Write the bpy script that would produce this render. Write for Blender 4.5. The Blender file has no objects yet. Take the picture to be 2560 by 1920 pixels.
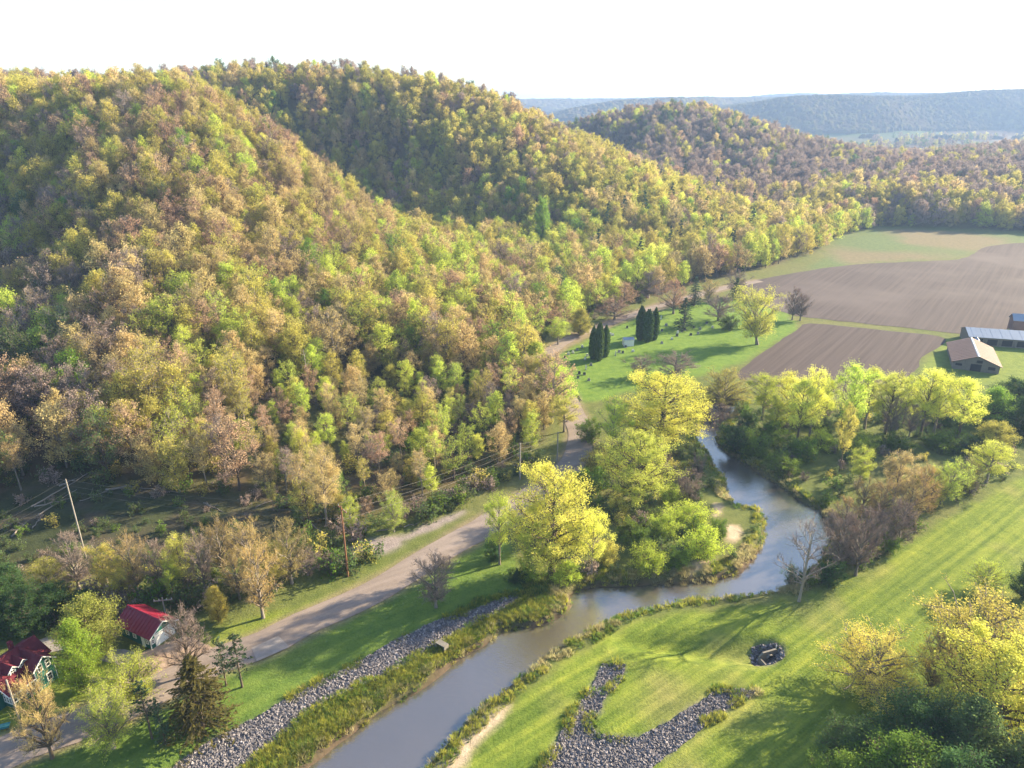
import bpy, bmesh, math, random, time
import numpy as np
from mathutils import Vector, Matrix
from mathutils.geometry import delaunay_2d_cdt

T_START = time.time()
scene = bpy.context.scene
col = scene.collection

# ------------------------------------------------------------------ camera
CAM_H, FOC, PITCH = 65.0, 1775.0, math.radians(21.5)      # layout units (see UNIT), photo pixels (2560 wide), tilt below the horizon
cam_data = bpy.data.cameras.new('camera')
cam = bpy.data.objects.new('camera', cam_data); col.objects.link(cam)
UNIT = 1.42                     # the valley is laid out in units of 1.42 m and brought to metres at the end
cam.location = (0, 0, CAM_H * UNIT)
cam.rotation_euler = (math.radians(90) - PITCH, 0, 0)
cam_data.sensor_width = 36.0
cam_data.lens = 36.0 * FOC / 2560.0
cam_data.clip_start = 0.5
cam_data.clip_end = 20000
scene.camera = cam

# ------------------------------------------------------------------ sky, sun, exposure
SUN_EL, SUN_AZ = math.radians(22.0), math.radians(26.0)    # azimuth measured from +X towards +Y
world = bpy.data.worlds.new('World'); scene.world = world
world.use_nodes = True
wn = world.node_tree.nodes; wl = world.node_tree.links
sky = wn.new('ShaderNodeTexSky'); sky.sky_type = 'NISHITA'; sky.sun_disc = False
sky.sun_elevation = SUN_EL
sky.sun_rotation = math.radians(90) - SUN_AZ
sky.air_density = 1.0; sky.dust_density = 0.8; sky.ozone_density = 1.0
wl.new(sky.outputs[0], wn['Background'].inputs[0])
wn['Background'].inputs[1].default_value = 0.085
sun_data = bpy.data.lights.new('sun', 'SUN')
sun = bpy.data.objects.new('sun', sun_data); col.objects.link(sun)
sun_data.energy = 5.0; sun_data.angle = math.radians(0.6); sun_data.color = (1.0, 0.825, 0.55)
sd = Vector((math.cos(SUN_EL) * math.cos(SUN_AZ), math.cos(SUN_EL) * math.sin(SUN_AZ), math.sin(SUN_EL)))
sun.rotation_euler = sd.to_track_quat('Z', 'Y').to_euler()
sun.location = (300, 200, 300)
vs = scene.view_settings
vs.view_transform = 'Standard'; vs.look = 'None'; vs.gamma = 1.0; vs.use_curve_mapping = False
vs.exposure = 1.95
scene.render.engine = 'CYCLES'
cy = scene.cycles
cy.use_denoising = True
cy.max_bounces = 6; cy.diffuse_bounces = 3; cy.glossy_bounces = 2; cy.transmission_bounces = 4
cy.transparent_max_bounces = 4; cy.volume_bounces = 0
cy.use_adaptive_sampling = True; cy.adaptive_threshold = 0.02

# ------------------------------------------------------------------ pixel -> place helpers
CP, SP = math.cos(PITCH), math.sin(PITCH)
def ray(u, v):
    x = (u - 1280.0) / FOC; d = (v - 960.0) / FOC
    return x, CP - d * SP, -SP - d * CP
def G(u, v, z=0.0):
    """ground point (x, y) seen at photo pixel (u, v) on the level z"""
    r = ray(u, v); t = (z - CAM_H) / r[2]
    return (r[0] * t, r[1] * t)
def W(u, v, Y):
    """point on the pixel's ray at distance Y along the valley"""
    r = ray(u, v); t = Y / r[1]
    return (r[0] * t, Y, CAM_H + r[2] * t)
def PX(x, y, z):
    zz = z - CAM_H
    f = y * CP - zz * SP; d = -y * SP - zz * CP
    f = np.maximum(f, 1e-3)
    return 1280 + FOC * x / f, 960 + FOC * d / f
def GP(pts, z=0.0): return np.array([G(u, v, z) for u, v in pts])

# ------------------------------------------------------------------ numpy noise and polygons
def _hash(ix, iy, seed):
    h = (ix.astype(np.int64) * 374761393 + iy.astype(np.int64) * 668265263 + seed * 1442695041) & 0xffffffff
    h = ((h ^ (h >> 13)) * 1274126177) & 0xffffffff
    return ((h ^ (h >> 16)) & 0xffff) / 65535.0
def vnoise(x, y, s, seed=0):
    x = np.asarray(x, float) / s; y = np.asarray(y, float) / s
    ix = np.floor(x); iy = np.floor(y); fx = x - ix; fy = y - iy
    fx = fx * fx * (3 - 2 * fx); fy = fy * fy * (3 - 2 * fy)
    a = _hash(ix, iy, seed); b = _hash(ix + 1, iy, seed); c = _hash(ix, iy + 1, seed); d = _hash(ix + 1, iy + 1, seed)
    return (a + (b - a) * fx) * (1 - fy) + (c + (d - c) * fx) * fy
def fbm(x, y, s, seed=0, oct=3):
    r = 0; a = 1; t = 0
    for k in range(oct):
        r = r + a * vnoise(x, y, s / 2**k, seed + k * 17); t += a; a *= 0.5
    return r / t - 0.5
def sstep(a, b, x):
    t = np.clip((x - a) / (b - a), 0, 1); return t * t * (3 - 2 * t)
def inside(poly, x, y):
    poly = np.asarray(poly); r = np.zeros(np.shape(x), bool)
    j = len(poly) - 1
    for i in range(len(poly)):
        xi, yi = poly[i]; xj, yj = poly[j]
        c = (yi > y) != (yj > y)
        with np.errstate(divide='ignore', invalid='ignore'):
            r ^= c & (x < (xj - xi) * (y - yi) / (yj - yi + 1e-12) + xi)
        j = i
    return r
def dist_line(line, x, y, closed=False):
    line = np.asarray(line, float); best = np.full(np.shape(x), 1e18)
    n = len(line)
    for i in range(n if closed else n - 1):
        a = line[i]; b = line[(i + 1) % n]; d = b - a; L = d @ d + 1e-12
        t = np.clip(((x - a[0]) * d[0] + (y - a[1]) * d[1]) / L, 0, 1)
        best = np.minimum(best, (x - a[0] - t * d[0])**2 + (y - a[1] - t * d[1])**2)
    return np.sqrt(best)
def sdf(poly, x, y):
    """positive inside, metres"""
    d = dist_line(poly, x, y, True)
    return np.where(inside(poly, x, y), d, -d)
def smooth_line(pts, step=2.0, closed=False):
    """Catmull-Rom through the points"""
    p = np.asarray(pts, float); n = len(p); out = []
    for i in range(n if closed else n - 1):
        if closed: a, b, c, d = p[i - 1], p[i], p[(i + 1) % n], p[(i + 2) % n]
        else: a, b, c, d = p[max(i - 1, 0)], p[i], p[i + 1], p[min(i + 2, n - 1)]
        k = max(1, int(np.linalg.norm(c[:2] - b[:2]) / step))
        for q in range(k):
            t = q / k
            out.append(0.5 * (2 * b + (c - a) * t + (2 * a - 5 * b + 4 * c - d) * t * t + (3 * b - a - 3 * c + d) * t**3))
    if not closed: out.append(p[-1])
    return np.array(out)

# ------------------------------------------------------------------ outlines of the place (photo pixels put on the ground)
WATER_Z = -1.1
LEFT_BANK = [(640, 2020), (758, 1920), (850, 1845), (960, 1772), (1021, 1736), (1076, 1697), (1156, 1637), (1207, 1609), (1251, 1577),
    (1290, 1566), (1340, 1562), (1385, 1545), (1424, 1515), (1412, 1492), (1446, 1470), (1498, 1464), (1558, 1462), (1617, 1458), (1697, 1458),
    (1784, 1449), (1848, 1428), (1876, 1400), (1902, 1358), (1906, 1300), (1892, 1279), (1844, 1271), (1816, 1239), (1804, 1195),
    (1785, 1171), (1762, 1131), (1735, 1096), (1750, 1066), (1765, 1040), (1780, 1005)]
RIGHT_BANK = [(1850, 1010), (1832, 1040), (1806, 1070), (1794, 1095), (1800, 1112), (1823, 1133), (1874, 1162), (1926, 1199), (1977, 1232),
    (2006, 1254), (2050, 1275), (2075, 1330), (2065, 1390), (2020, 1445), (1966, 1478), (1910, 1491), (1836, 1500), (1762, 1504), (1688, 1515),
    (1636, 1528), (1585, 1537), (1540, 1550), (1510, 1567), (1458, 1593), (1391, 1637), (1328, 1682), (1280, 1722), (1215, 1775), (1140, 1850), (1075, 1925), (1010, 2020)]
lb = smooth_line(GP(LEFT_BANK, WATER_Z)); rb_ = smooth_line(GP(RIGHT_BANK, WATER_Z))
RIVER = np.concatenate([lb, rb_])
ROAD = smooth_line(GP([(-120, 1945), (40, 1872), (190, 1815), (340, 1752), (450, 1694), (555, 1648), (665, 1608), (758, 1558), (877, 1508), (997, 1444), (1076, 1394),
    (1156, 1349), (1248, 1292), (1350, 1225), (1426, 1163), (1450, 1111), (1449, 1072), (1432, 1032), (1412, 990), (1372, 945), (1352, 915), (1362, 893),
    (1385, 872), (1420, 850), (1466, 830), (1560, 795), (1650, 765), (1745, 738), (1820, 718), (1900, 703)]), 1.5)
def road_w(i):
    f = i / (len(ROAD) - 1)
    return 2.65 if f < 0.5 else 2.65 - 0.85 * min(1, (f - 0.5) / 0.1)
DRIVE = GP([(345, 1640), (378, 1622), (455, 1596), (500, 1604), (556, 1626), (600, 1640), (540, 1690), (470, 1716), (400, 1720), (352, 1690)])
DRIVE2 = GP([(-40, 1665), (0, 1655), (70, 1612), (140, 1590), (200, 1600), (260, 1625), (330, 1628), (350, 1650), (300, 1665), (200, 1640), (140, 1632), (80, 1650), (30, 1690), (-40, 1700)])
FIELD_BIG = GP([(1850, 712), (1905, 698), (1958, 688), (2067, 670), (2175, 659), (2284, 654), (2385, 650), (2425, 640), (2465, 618), (2560, 607), (2800, 596),
    (2900, 640), (2900, 860), (2560, 846), (2418, 836), (2248, 818), (2024, 794), (1960, 780), (1880, 750)])
FIELD_SMALL = GP([(2024, 809), (2190, 824), (2362, 846), (2306, 894), (2290, 925), (2200, 975), (2000, 975), (1850, 950), (1857, 921), (1937, 862), (1995, 825)])
RIP_LEFT = GP([(1290, 1486), (1230, 1506), (1156, 1532), (1037, 1577), (917, 1645), (798, 1705), (710, 1752), (640, 1795), (533, 1848), (470, 1893), (420, 1935), (560, 1945),
    (602, 1920), (694, 1840), (798, 1760), (909, 1709), (997, 1669), (1076, 1617), (1176, 1561), (1240, 1530), (1300, 1500)])
RIP_RIGHT = GP([(1510, 1659), (1562, 1663), (1554, 1693), (1517, 1734), (1502, 1771), (1473, 1808), (1488, 1830), (1539, 1841), (1595, 1845), (1643, 1826), (1725, 1771), (1792, 1728),
    (1888, 1730), (1836, 1760), (1762, 1808), (1688, 1871), (1632, 1912), (1560, 1990), (1330, 1990), (1354, 1919), (1410, 1826), (1458, 1745), (1488, 1697)])
PIT = GP([(1880, 1625), (1890, 1606), (1925, 1603), (1956, 1618), (1958, 1640), (1930, 1656), (1892, 1650)])
SWALE = GP([(1555, 1602), (1640, 1590), (1760, 1590), (1890, 1602), (1915, 1630), (1890, 1655), (1760, 1642), (1640, 1625)])
CEMETERY = GP([(1360, 935), (1375, 890), (1480, 845), (1560, 800), (1680, 770), (1830, 745), (1960, 780), (2000, 815), (1900, 880), (1800, 930), (1640, 960), (1500, 1000), (1440, 1010)])
LAWN_L = GP([(60, 1930), (430, 1745), (640, 1640), (1000, 1465), (1250, 1310), (1290, 1400), (1330, 1470), (1200, 1540), (900, 1680), (560, 1860), (380, 1960)])
LAWN_L2 = GP([(480, 1600), (640, 1540), (740, 1520), (860, 1470), (960, 1420), (1100, 1360), (1120, 1370), (1000, 1430), (850, 1510), (700, 1580), (560, 1630)])
LAWN_H = GP([(-50, 1870), (0, 1690), (120, 1640), (260, 1640), (350, 1660), (430, 1700), (250, 1790), (90, 1830), (-20, 1870)])
LAWN_R = GP([(1110, 1960), (1290, 1745), (1420, 1650), (1560, 1560), (1700, 1530), (1900, 1505), (2010, 1495), (2180, 1410), (2400, 1280), (2560, 1190), (2800, 1060), (2900, 1960)])
MEADOW_FAR = GP([(2070, 640), (2090, 590), (2200, 570), (2560, 585), (2900, 590), (2900, 640), (2560, 605), (2390, 645), (2180, 655), (2000, 680)])
BARNYARD = GP([(2364, 850), (2420, 842), (2560, 850), (2900, 880), (2900, 1010), (2560, 985), (2440, 960), (2330, 950), (2300, 915)])
CLEARING = [(-200, 1480), (-100, 1290), (60, 1245), (200, 1222), (420, 1228), (560, 1250), (660, 1282), (720, 1322), (640, 1335), (430, 1345), (200, 1390), (0, 1420)]     # photo pixels of the bases
GRAVELS = [GP([(885, 1370), (920, 1345), (1000, 1335), (1010, 1365), (960, 1388), (900, 1390)]), GP([(1000, 1345), (1060, 1310), (1130, 1285), (1160, 1278), (1150, 1292), (1080, 1325), (1020, 1350)])]
SANDS = [GP([(1735, 1400), (1790, 1400), (1760, 1418), (1720, 1432), (1715, 1420)]), GP([(1818, 1312), (1850, 1318), (1848, 1345), (1830, 1360), (1815, 1345)]), GP([(1780, 1255), (1805, 1262), (1800, 1290), (1786, 1290)]),
         GP([(1080, 1925), (1150, 1850), (1225, 1782), (1275, 1755), (1268, 1785), (1200, 1850), (1150, 1925)])]

# ------------------------------------------------------------------ terrain
FOOT_PX = [(-500, 1520), (-200, 1500), (0, 1490), (300, 1455), (560, 1395), (760, 1350), (870, 1325), (1000, 1295), (1150, 1235), (1300, 1165), (1385, 1110), (1402, 1050),
           (1385, 1000), (1345, 960), (1322, 915), (1332, 885), (1360, 855), (1440, 815), (1540, 775), (1640, 742), (1740, 715), (1850, 690), (1960, 662), (2050, 632), (2085, 600), (2200, 567), (2560, 580), (2900, 592)]
foot = GP(FOOT_PX)
HILL = np.concatenate([foot, np.array([(900, 420), (900, 1100), (-1200, 1100), (-1200, 60)])])
CAN = 12.0
ctl = []
def cw(u, v, Y, can=CAN):
    p = W(u, v, Y); ctl.append((p[0], p[1], max(p[2] - can, 0)))
for a in foot[::1]: ctl.append((a[0], a[1], 0.0))
for u, v, Y in [(0, 215, 330), (150, 208, 338), (300, 205, 342), (420, 218, 345), (480, 232, 345), (600, 282, 340), (700, 345, 328), (800, 410, 314), (900, 485, 298), (1000, 552, 283),
                (1080, 598, 270), (1250, 640, 252), (1400, 690, 238), (1480, 730, 230)]: cw(u, v, Y)
for u, v, Y in [(0, 700, 195), (0, 950, 126), (0, 420, 262), (150, 800, 150), (320, 700, 160), (320, 1000, 119), (320, 420, 232), (560, 700, 172), (560, 1000, 122), (640, 450, 245), (950, 750, 178), (950, 950, 142), (1000, 640, 225), (1200, 800, 178), (1200, 720, 205), (640, 1180, 108)]: cw(u, v, Y)
for u, v, Y in [(500, 212, 440), (640, 188, 452), (750, 180, 455), (860, 190, 455), (1000, 225, 445), (1200, 270, 432), (1350, 325, 420), (1500, 385, 408), (1600, 430, 398), (1800, 510, 365), (1950, 560, 345)]: cw(u, v, Y)
for u, v, Y in [(850, 330, 425), (1000, 400, 408), (1150, 470, 382), (1300, 560, 342), (1450, 620, 295), (1600, 600, 308), (1750, 600, 315), (1300, 420, 385), (1550, 500, 350)]: cw(u, v, Y)
for u, v, Y in [(1430, 345, 640), (1500, 300, 655), (1640, 258, 680), (1750, 264, 690), (1900, 310, 690), (2050, 348, 685), (2250, 380, 660), (2400, 376, 640), (2560, 357, 640), (2750, 350, 640)]: cw(u, v, Y)
for u, v, Y in [(1640, 330, 590), (1800, 380, 560), (1640, 400, 520), (1800, 430, 500), (1950, 440, 490), (2150, 430, 490), (2300, 428, 485), (2500, 425, 480), (1900, 490, 430), (2100, 470, 430), (2300, 472, 425)]: cw(u, v, Y)
ctl += [(-330, 200, 30), (-330, 330, 62), (-420, 420, 70), (-600, 500, 60), (-250, 420, 64), (-205, 395, 56), (-160, 384, 34), (-108, 366, 14), (-62, 338, 3), (-22, 306, 0), (15, 285, 0),
        (-200, 480, 74), (-100, 530, 60), (0, 520, 45), (60, 500, 25), (110, 480, 12), (-100, 640, 25), (0, 640, 12), (60, 600, 8), (-400, 700, 40),
        (200, 800, 25), (300, 820, 12), (400, 800, 6), (600, 780, 6), (100, 800, 18), (0, 900, 0), (300, 950, 0), (700, 950, 0), (-400, 950, 5), (900, 700, 8), (900, 500, 6), (-900, 300, 40), (-900, 900, 20), (-700, 150, 15)]
ctl = np.array(ctl)
def _phi(r2): return 0.5 * r2 * np.log(r2 + 1e-6)
_s = 100.0
def _rbf_fit(p):
    q = p[:, :2] / _s; n = len(p)
    A = np.zeros((n + 3, n + 3)); d2 = ((q[:, None] - q[None])**2).sum(-1)
    A[:n, :n] = _phi(d2) + np.eye(n) * 0.004; A[:n, n] = 1; A[:n, n + 1:] = q; A[n, :n] = 1; A[n + 1:, :n] = q.T
    b = np.zeros(n + 3); b[:n] = p[:, 2]
    return np.linalg.solve(A, b), q
_w, _q = _rbf_fit(ctl)
def rbf(x, y):
    xs = np.asarray(x, float) / _s; ys = np.asarray(y, float) / _s
    r = _w[-3] + _w[-2] * xs + _w[-1] * ys
    for k in range(len(_q)):
        r = r + _w[k] * _phi((xs - _q[k, 0])**2 + (ys - _q[k, 1])**2)
    return r
FAR_RIDGES = [  # crest line (x, y, z), half width in front, behind
    ([(330, 1750, 10), (480, 1760, 45), (640, 1800, 72), (900, 1850, 83), (1300, 1900, 88), (1900, 1900, 92), (3200, 1900, 90)], 330, 700),
    ([(60, 2050, 5), (150, 2100, 45), (270, 2150, 68), (420, 2250, 76), (700, 2500, 82), (1300, 2700, 90)], 300, 500),
    ([(-1800, 3300, 80), (-400, 3300, 82), (150, 3300, 78), (800, 3400, 86), (1800, 3500, 105), (3500, 3500, 110)], 600, 1200)]
def terrain(x, y):
    x = np.asarray(x, float); y = np.asarray(y, float)
    z = np.zeros(np.broadcast(x, y).shape)
    dx = np.maximum(np.abs(x) - 700, 0); dy = np.maximum(y - 900, 0)
    near = (np.hypot(dx, dy) < 200) & (y > 40)
    if near.any():
        xn, yn = x[near], y[near]
        h = np.maximum(rbf(xn, yn), 0.0)
        m = sstep(-1.0, 14.0, sdf(HILL, xn, yn)) * (1 - sstep(0, 190, np.hypot(np.maximum(np.abs(xn) - 700, 0), np.maximum(yn - 900, 0))))
        h = h + (fbm(xn, yn, 60, 5) * 7.0 + fbm(xn, yn, 14, 9) * 1.2) * sstep(2, 25, h)
        zz = h * m + fbm(xn, yn, 26, 3) * 0.35
        # river channel
        fine = (yn < 330) & (np.abs(xn - 20) < 200)
        if fine.any():
            xf, yf = xn[fine], yn[fine]; zf = zz[fine]
            s = sdf(RIVER, xf, yf) + fbm(xf, yf, 3.5, 21) * 1.1
            zf = zf * (1 - sstep(-6, -1.5, s)) + (-0.12) * sstep(-6, -1.5, s)
            zf = zf - 2.0 * sstep(-0.9, 1.6, s)
            s2 = sdf(SWALE, xf, yf); zf = zf - 1.6 * sstep(-2.2, 2.6, s2)
            s3 = sdf(PIT, xf, yf); zf = zf - 1.3 * sstep(-0.6, 1.2, s3)
            s4 = sdf(RIP_LEFT, xf, yf); s5 = sdf(RIP_RIGHT, xf, yf)
            zf = zf - 0.25 * sstep(-0.3, 0.8, s5) - 0.15 * sstep(-0.3, 0.8, s4)
            dr = dist_line(ROAD, xf, yf)
            rf = 1 - sstep(3.0, 6.5, dr)
            zz_road = np.maximum(zf, -0.3) * 0.35 * (yf > 40)
            zf = zf * (1 - rf) + zz_road * rf
            zz[fine] = zf
        z[near] = zz
    far = y > 1100
    if far.any():
        xf, yf = x[far], y[far]; zf = np.zeros(xf.shape)
        for line, wf, wb in FAR_RIDGES:
            ln = np.array(line, float)
            cy_ = np.interp(xf, ln[:, 0], ln[:, 1]); cz = np.interp(xf, ln[:, 0], ln[:, 2])
            t = (yf - cy_ - fbm(xf, yf, 480, 33) * 460)
            k = np.where(t < 0, 1 - sstep(0, wf, -t) , 1 - 0.25 * sstep(0, wb, t))
            zf = np.maximum(zf, cz * k * (1 + 0.30 * fbm(xf, yf, 330, 41)))
        z[far] = zf
    return z

# ------------------------------------------------------------------ mesh helpers
def mesh_np(name, v, f, mat_index=None, smooth=False):
    """mesh from arrays; f is a list of (n, k) index arrays"""
    me = bpy.data.meshes.new(name)
    v = np.asarray(v, np.float32)
    fs = [np.asarray(a, np.int32) for a in (f if isinstance(f, list) else [f]) if len(a)]
    tot = np.concatenate([np.full(len(a), a.shape[1], np.int32) for a in fs])
    idx = np.concatenate([a.ravel() for a in fs])
    me.vertices.add(len(v)); me.vertices.foreach_set('co', v.ravel())
    me.loops.add(len(idx)); me.loops.foreach_set('vertex_index', idx)
    me.polygons.add(len(tot))
    st = np.zeros(len(tot), np.int32); st[1:] = np.cumsum(tot)[:-1]
    me.polygons.foreach_set('loop_start', st)
    me.polygons.foreach_set('loop_total', tot)
    if mat_index is not None: me.polygons.foreach_set('material_index', np.asarray(mat_index, np.int32))
    me.polygons.foreach_set('use_smooth', np.full(len(tot), bool(smooth)))
    me.update(calc_edges=True)
    return me
def link(name, data, parent=None, loc=None):
    o = bpy.data.objects.new(name, data); col.objects.link(o)
    if parent is not None: o.parent = parent
    if loc is not None: o.location = loc
    return o
def tag(o, label=None, cat=None, group=None, kind=None):
    if label: o['label'] = label
    if cat: o['category'] = cat
    if group: o['group'] = group
    if kind: o['kind'] = kind
    return o
def empty(name, loc=(0, 0, 0), rz=0.0):
    o = link(name, None, None, loc); o.rotation_euler = (0, 0, rz); o.empty_display_size = 0.5
    return o
def tz(x, y): return float(terrain(np.array([x], float), np.array([y], float))[0])

# ------------------------------------------------------------------ materials
MATS = {}
def new_mat(name):
    m = bpy.data.materials.new(name); m.use_nodes = True; MATS[name] = m
    return m, m.node_tree.nodes, m.node_tree.links, m.node_tree.nodes['Principled BSDF']
def nd(n, t, **kw):
    o = n.new(t)
    for k, v in kw.items():
        if k.startswith('i_'): o.inputs[k[2:].replace('_', ' ')].default_value = v
        else: setattr(o, k, v)
    return o
def plain(name, c, rough=0.7, noise=0.15, scale=3.0, metal=0.0, spec=0.3, bump=0.0):
    m, n, l, b = new_mat(name)
    tc = n.new('ShaderNodeTexCoord')
    nz = nd(n, 'ShaderNodeTexNoise', i_Scale=scale, i_Detail=5.0)
    l.new(tc.outputs['Object'], nz.inputs['Vector'])
    mx = nd(n, 'ShaderNodeMix', data_type='RGBA')
    mx.inputs[6].default_value = (*[q * (1 - noise) for q in c], 1); mx.inputs[7].default_value = (*[min(1, q * (1 + noise)) for q in c], 1)
    l.new(nz.outputs[0], mx.inputs[0]); l.new(mx.outputs[2], b.inputs['Base Color'])
    b.inputs['Roughness'].default_value = rough; b.inputs['Metallic'].default_value = metal
    b.inputs['Specular IOR Level'].default_value = spec
    if bump:
        bp = nd(n, 'ShaderNodeBump', i_Strength=bump, i_Distance=0.05); l.new(nz.outputs[0], bp.inputs['Height']); l.new(bp.outputs[0], b.inputs['Normal'])
    return m
def leaf_mat(name, c, trans=0.42, hue=0.012, val=0.16):
    m, n, l, b = new_mat(name)
    n.remove(b); out = n['Material Output']
    oi = n.new('ShaderNodeObjectInfo'); ge = n.new('ShaderNodeNewGeometry')
    hs = n.new('ShaderNodeHueSaturation'); hs.inputs['Color'].default_value = (*c, 1)
    mr = nd(n, 'ShaderNodeMapRange'); mr.inputs[3].default_value = 0.5 - hue; mr.inputs[4].default_value = 0.5 + hue
    l.new(oi.outputs['Random'], mr.inputs[0]); l.new(mr.outputs[0], hs.inputs['Hue'])
    mv = nd(n, 'ShaderNodeMapRange'); mv.inputs[3].default_value = 1 - val; mv.inputs[4].default_value = 1 + val
    l.new(ge.outputs['Random Per Island'], mv.inputs[0])
    mo = nd(n, 'ShaderNodeMapRange'); mo.inputs[3].default_value = 0.8; mo.inputs[4].default_value = 1.2
    fr = nd(n, 'ShaderNodeMath', operation='FRACT'); ml = nd(n, 'ShaderNodeMath', operation='MULTIPLY'); ml.inputs[1].default_value = 7.31
    l.new(oi.outputs['Random'], ml.inputs[0]); l.new(ml.outputs[0], fr.inputs[0]); l.new(fr.outputs[0], mo.inputs[0])
    mm = nd(n, 'ShaderNodeMath', operation='MULTIPLY'); l.new(mv.outputs[0], mm.inputs[0]); l.new(mo.outputs[0], mm.inputs[1]); l.new(mm.outputs[0], hs.inputs['Value'])
    d = n.new('ShaderNodeBsdfDiffuse'); t = n.new('ShaderNodeBsdfTranslucent'); mx = n.new('ShaderNodeMixShader')
    l.new(hs.outputs[0], d.inputs[0]); l.new(hs.outputs[0], t.inputs[0]); mx.inputs[0].default_value = trans
    l.new(d.outputs[0], mx.inputs[1]); l.new(t.outputs[0], mx.inputs[2]); l.new(mx.outputs[0], out.inputs[0])
    return m
LEAF = dict(rust=(0.52, 0.36, 0.235), tan=(0.58, 0.47, 0.22), greybrown=(0.34, 0.27, 0.235), olive=(0.52, 0.48, 0.12), yellowgreen=(0.53, 0.62, 0.11),
            green=(0.24, 0.38, 0.06), yellow=(0.72, 0.74, 0.15), darkgreen=(0.075, 0.14, 0.05), spruce=(0.055, 0.075, 0.028), pine=(0.06, 0.10, 0.05), cedar=(0.10, 0.15, 0.05),
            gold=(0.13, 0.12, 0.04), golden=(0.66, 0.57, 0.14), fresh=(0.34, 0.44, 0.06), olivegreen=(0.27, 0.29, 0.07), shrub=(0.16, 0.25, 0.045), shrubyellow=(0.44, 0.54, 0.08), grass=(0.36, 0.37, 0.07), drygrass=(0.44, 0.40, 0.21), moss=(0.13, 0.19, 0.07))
for k, c in LEAF.items(): leaf_mat('leaf_' + k, c, trans=0.2 if k in ('spruce', 'pine', 'cedar') else 0.38 if k in ('greybrown', 'rust') else 0.5)
plain('bark', (0.11, 0.085, 0.065), 0.9, 0.4, 4)
plain('bark_pale', (0.27, 0.235, 0.20), 0.9, 0.3, 4)
plain('bark_grey', (0.19, 0.165, 0.14), 0.9, 0.3, 4)

# ------------------------------------------------------------------ ground
def axis(dense0, dense1, step, lo, hi, g=1.12, cap=60.0, hold=None):
    a = list(np.arange(dense0, dense1 + 1e-6, step))
    def run(x, s, end, sgn):
        out = []
        while (x < end) if sgn > 0 else (x > end):
            s = min(s * g, cap(x) if callable(cap) else cap); x += sgn * s; out.append(x)
        return out
    return np.array(sorted(run(a[0], step, lo, -1)[::-1]) + a + run(a[-1], step, hi, 1))
capf = lambda q: 5.0 if -480 < q < 700 else 60.0
gx = axis(-100, 165, 0.88, -6000, 6000, 1.08, capf)
gy = axis(48, 270, 0.88, -600, 9000, 1.08, lambda q: 5.0 if 0 < q < 850 else (10 if q < 1200 else 60.0))
NX, NY = len(gx), len(gy)
X, Y = np.meshgrid(gx, gy)
Zg = terrain(X.ravel(), Y.ravel()).reshape(X.shape)
gv = np.stack([X.ravel(), Y.ravel(), Zg.ravel()], 1)
i0 = (np.arange(NY - 1)[:, None] * NX + np.arange(NX - 1)[None]).ravel()
gf = np.stack([i0, i0 + 1, i0 + NX + 1, i0 + NX], 1)
ground_me = mesh_np('ground', gv, gf, smooth=True)
def lerp3(c, k, d): return c * (1 - k[:, None]) + np.array(d)[None] * k[:, None]
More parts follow.
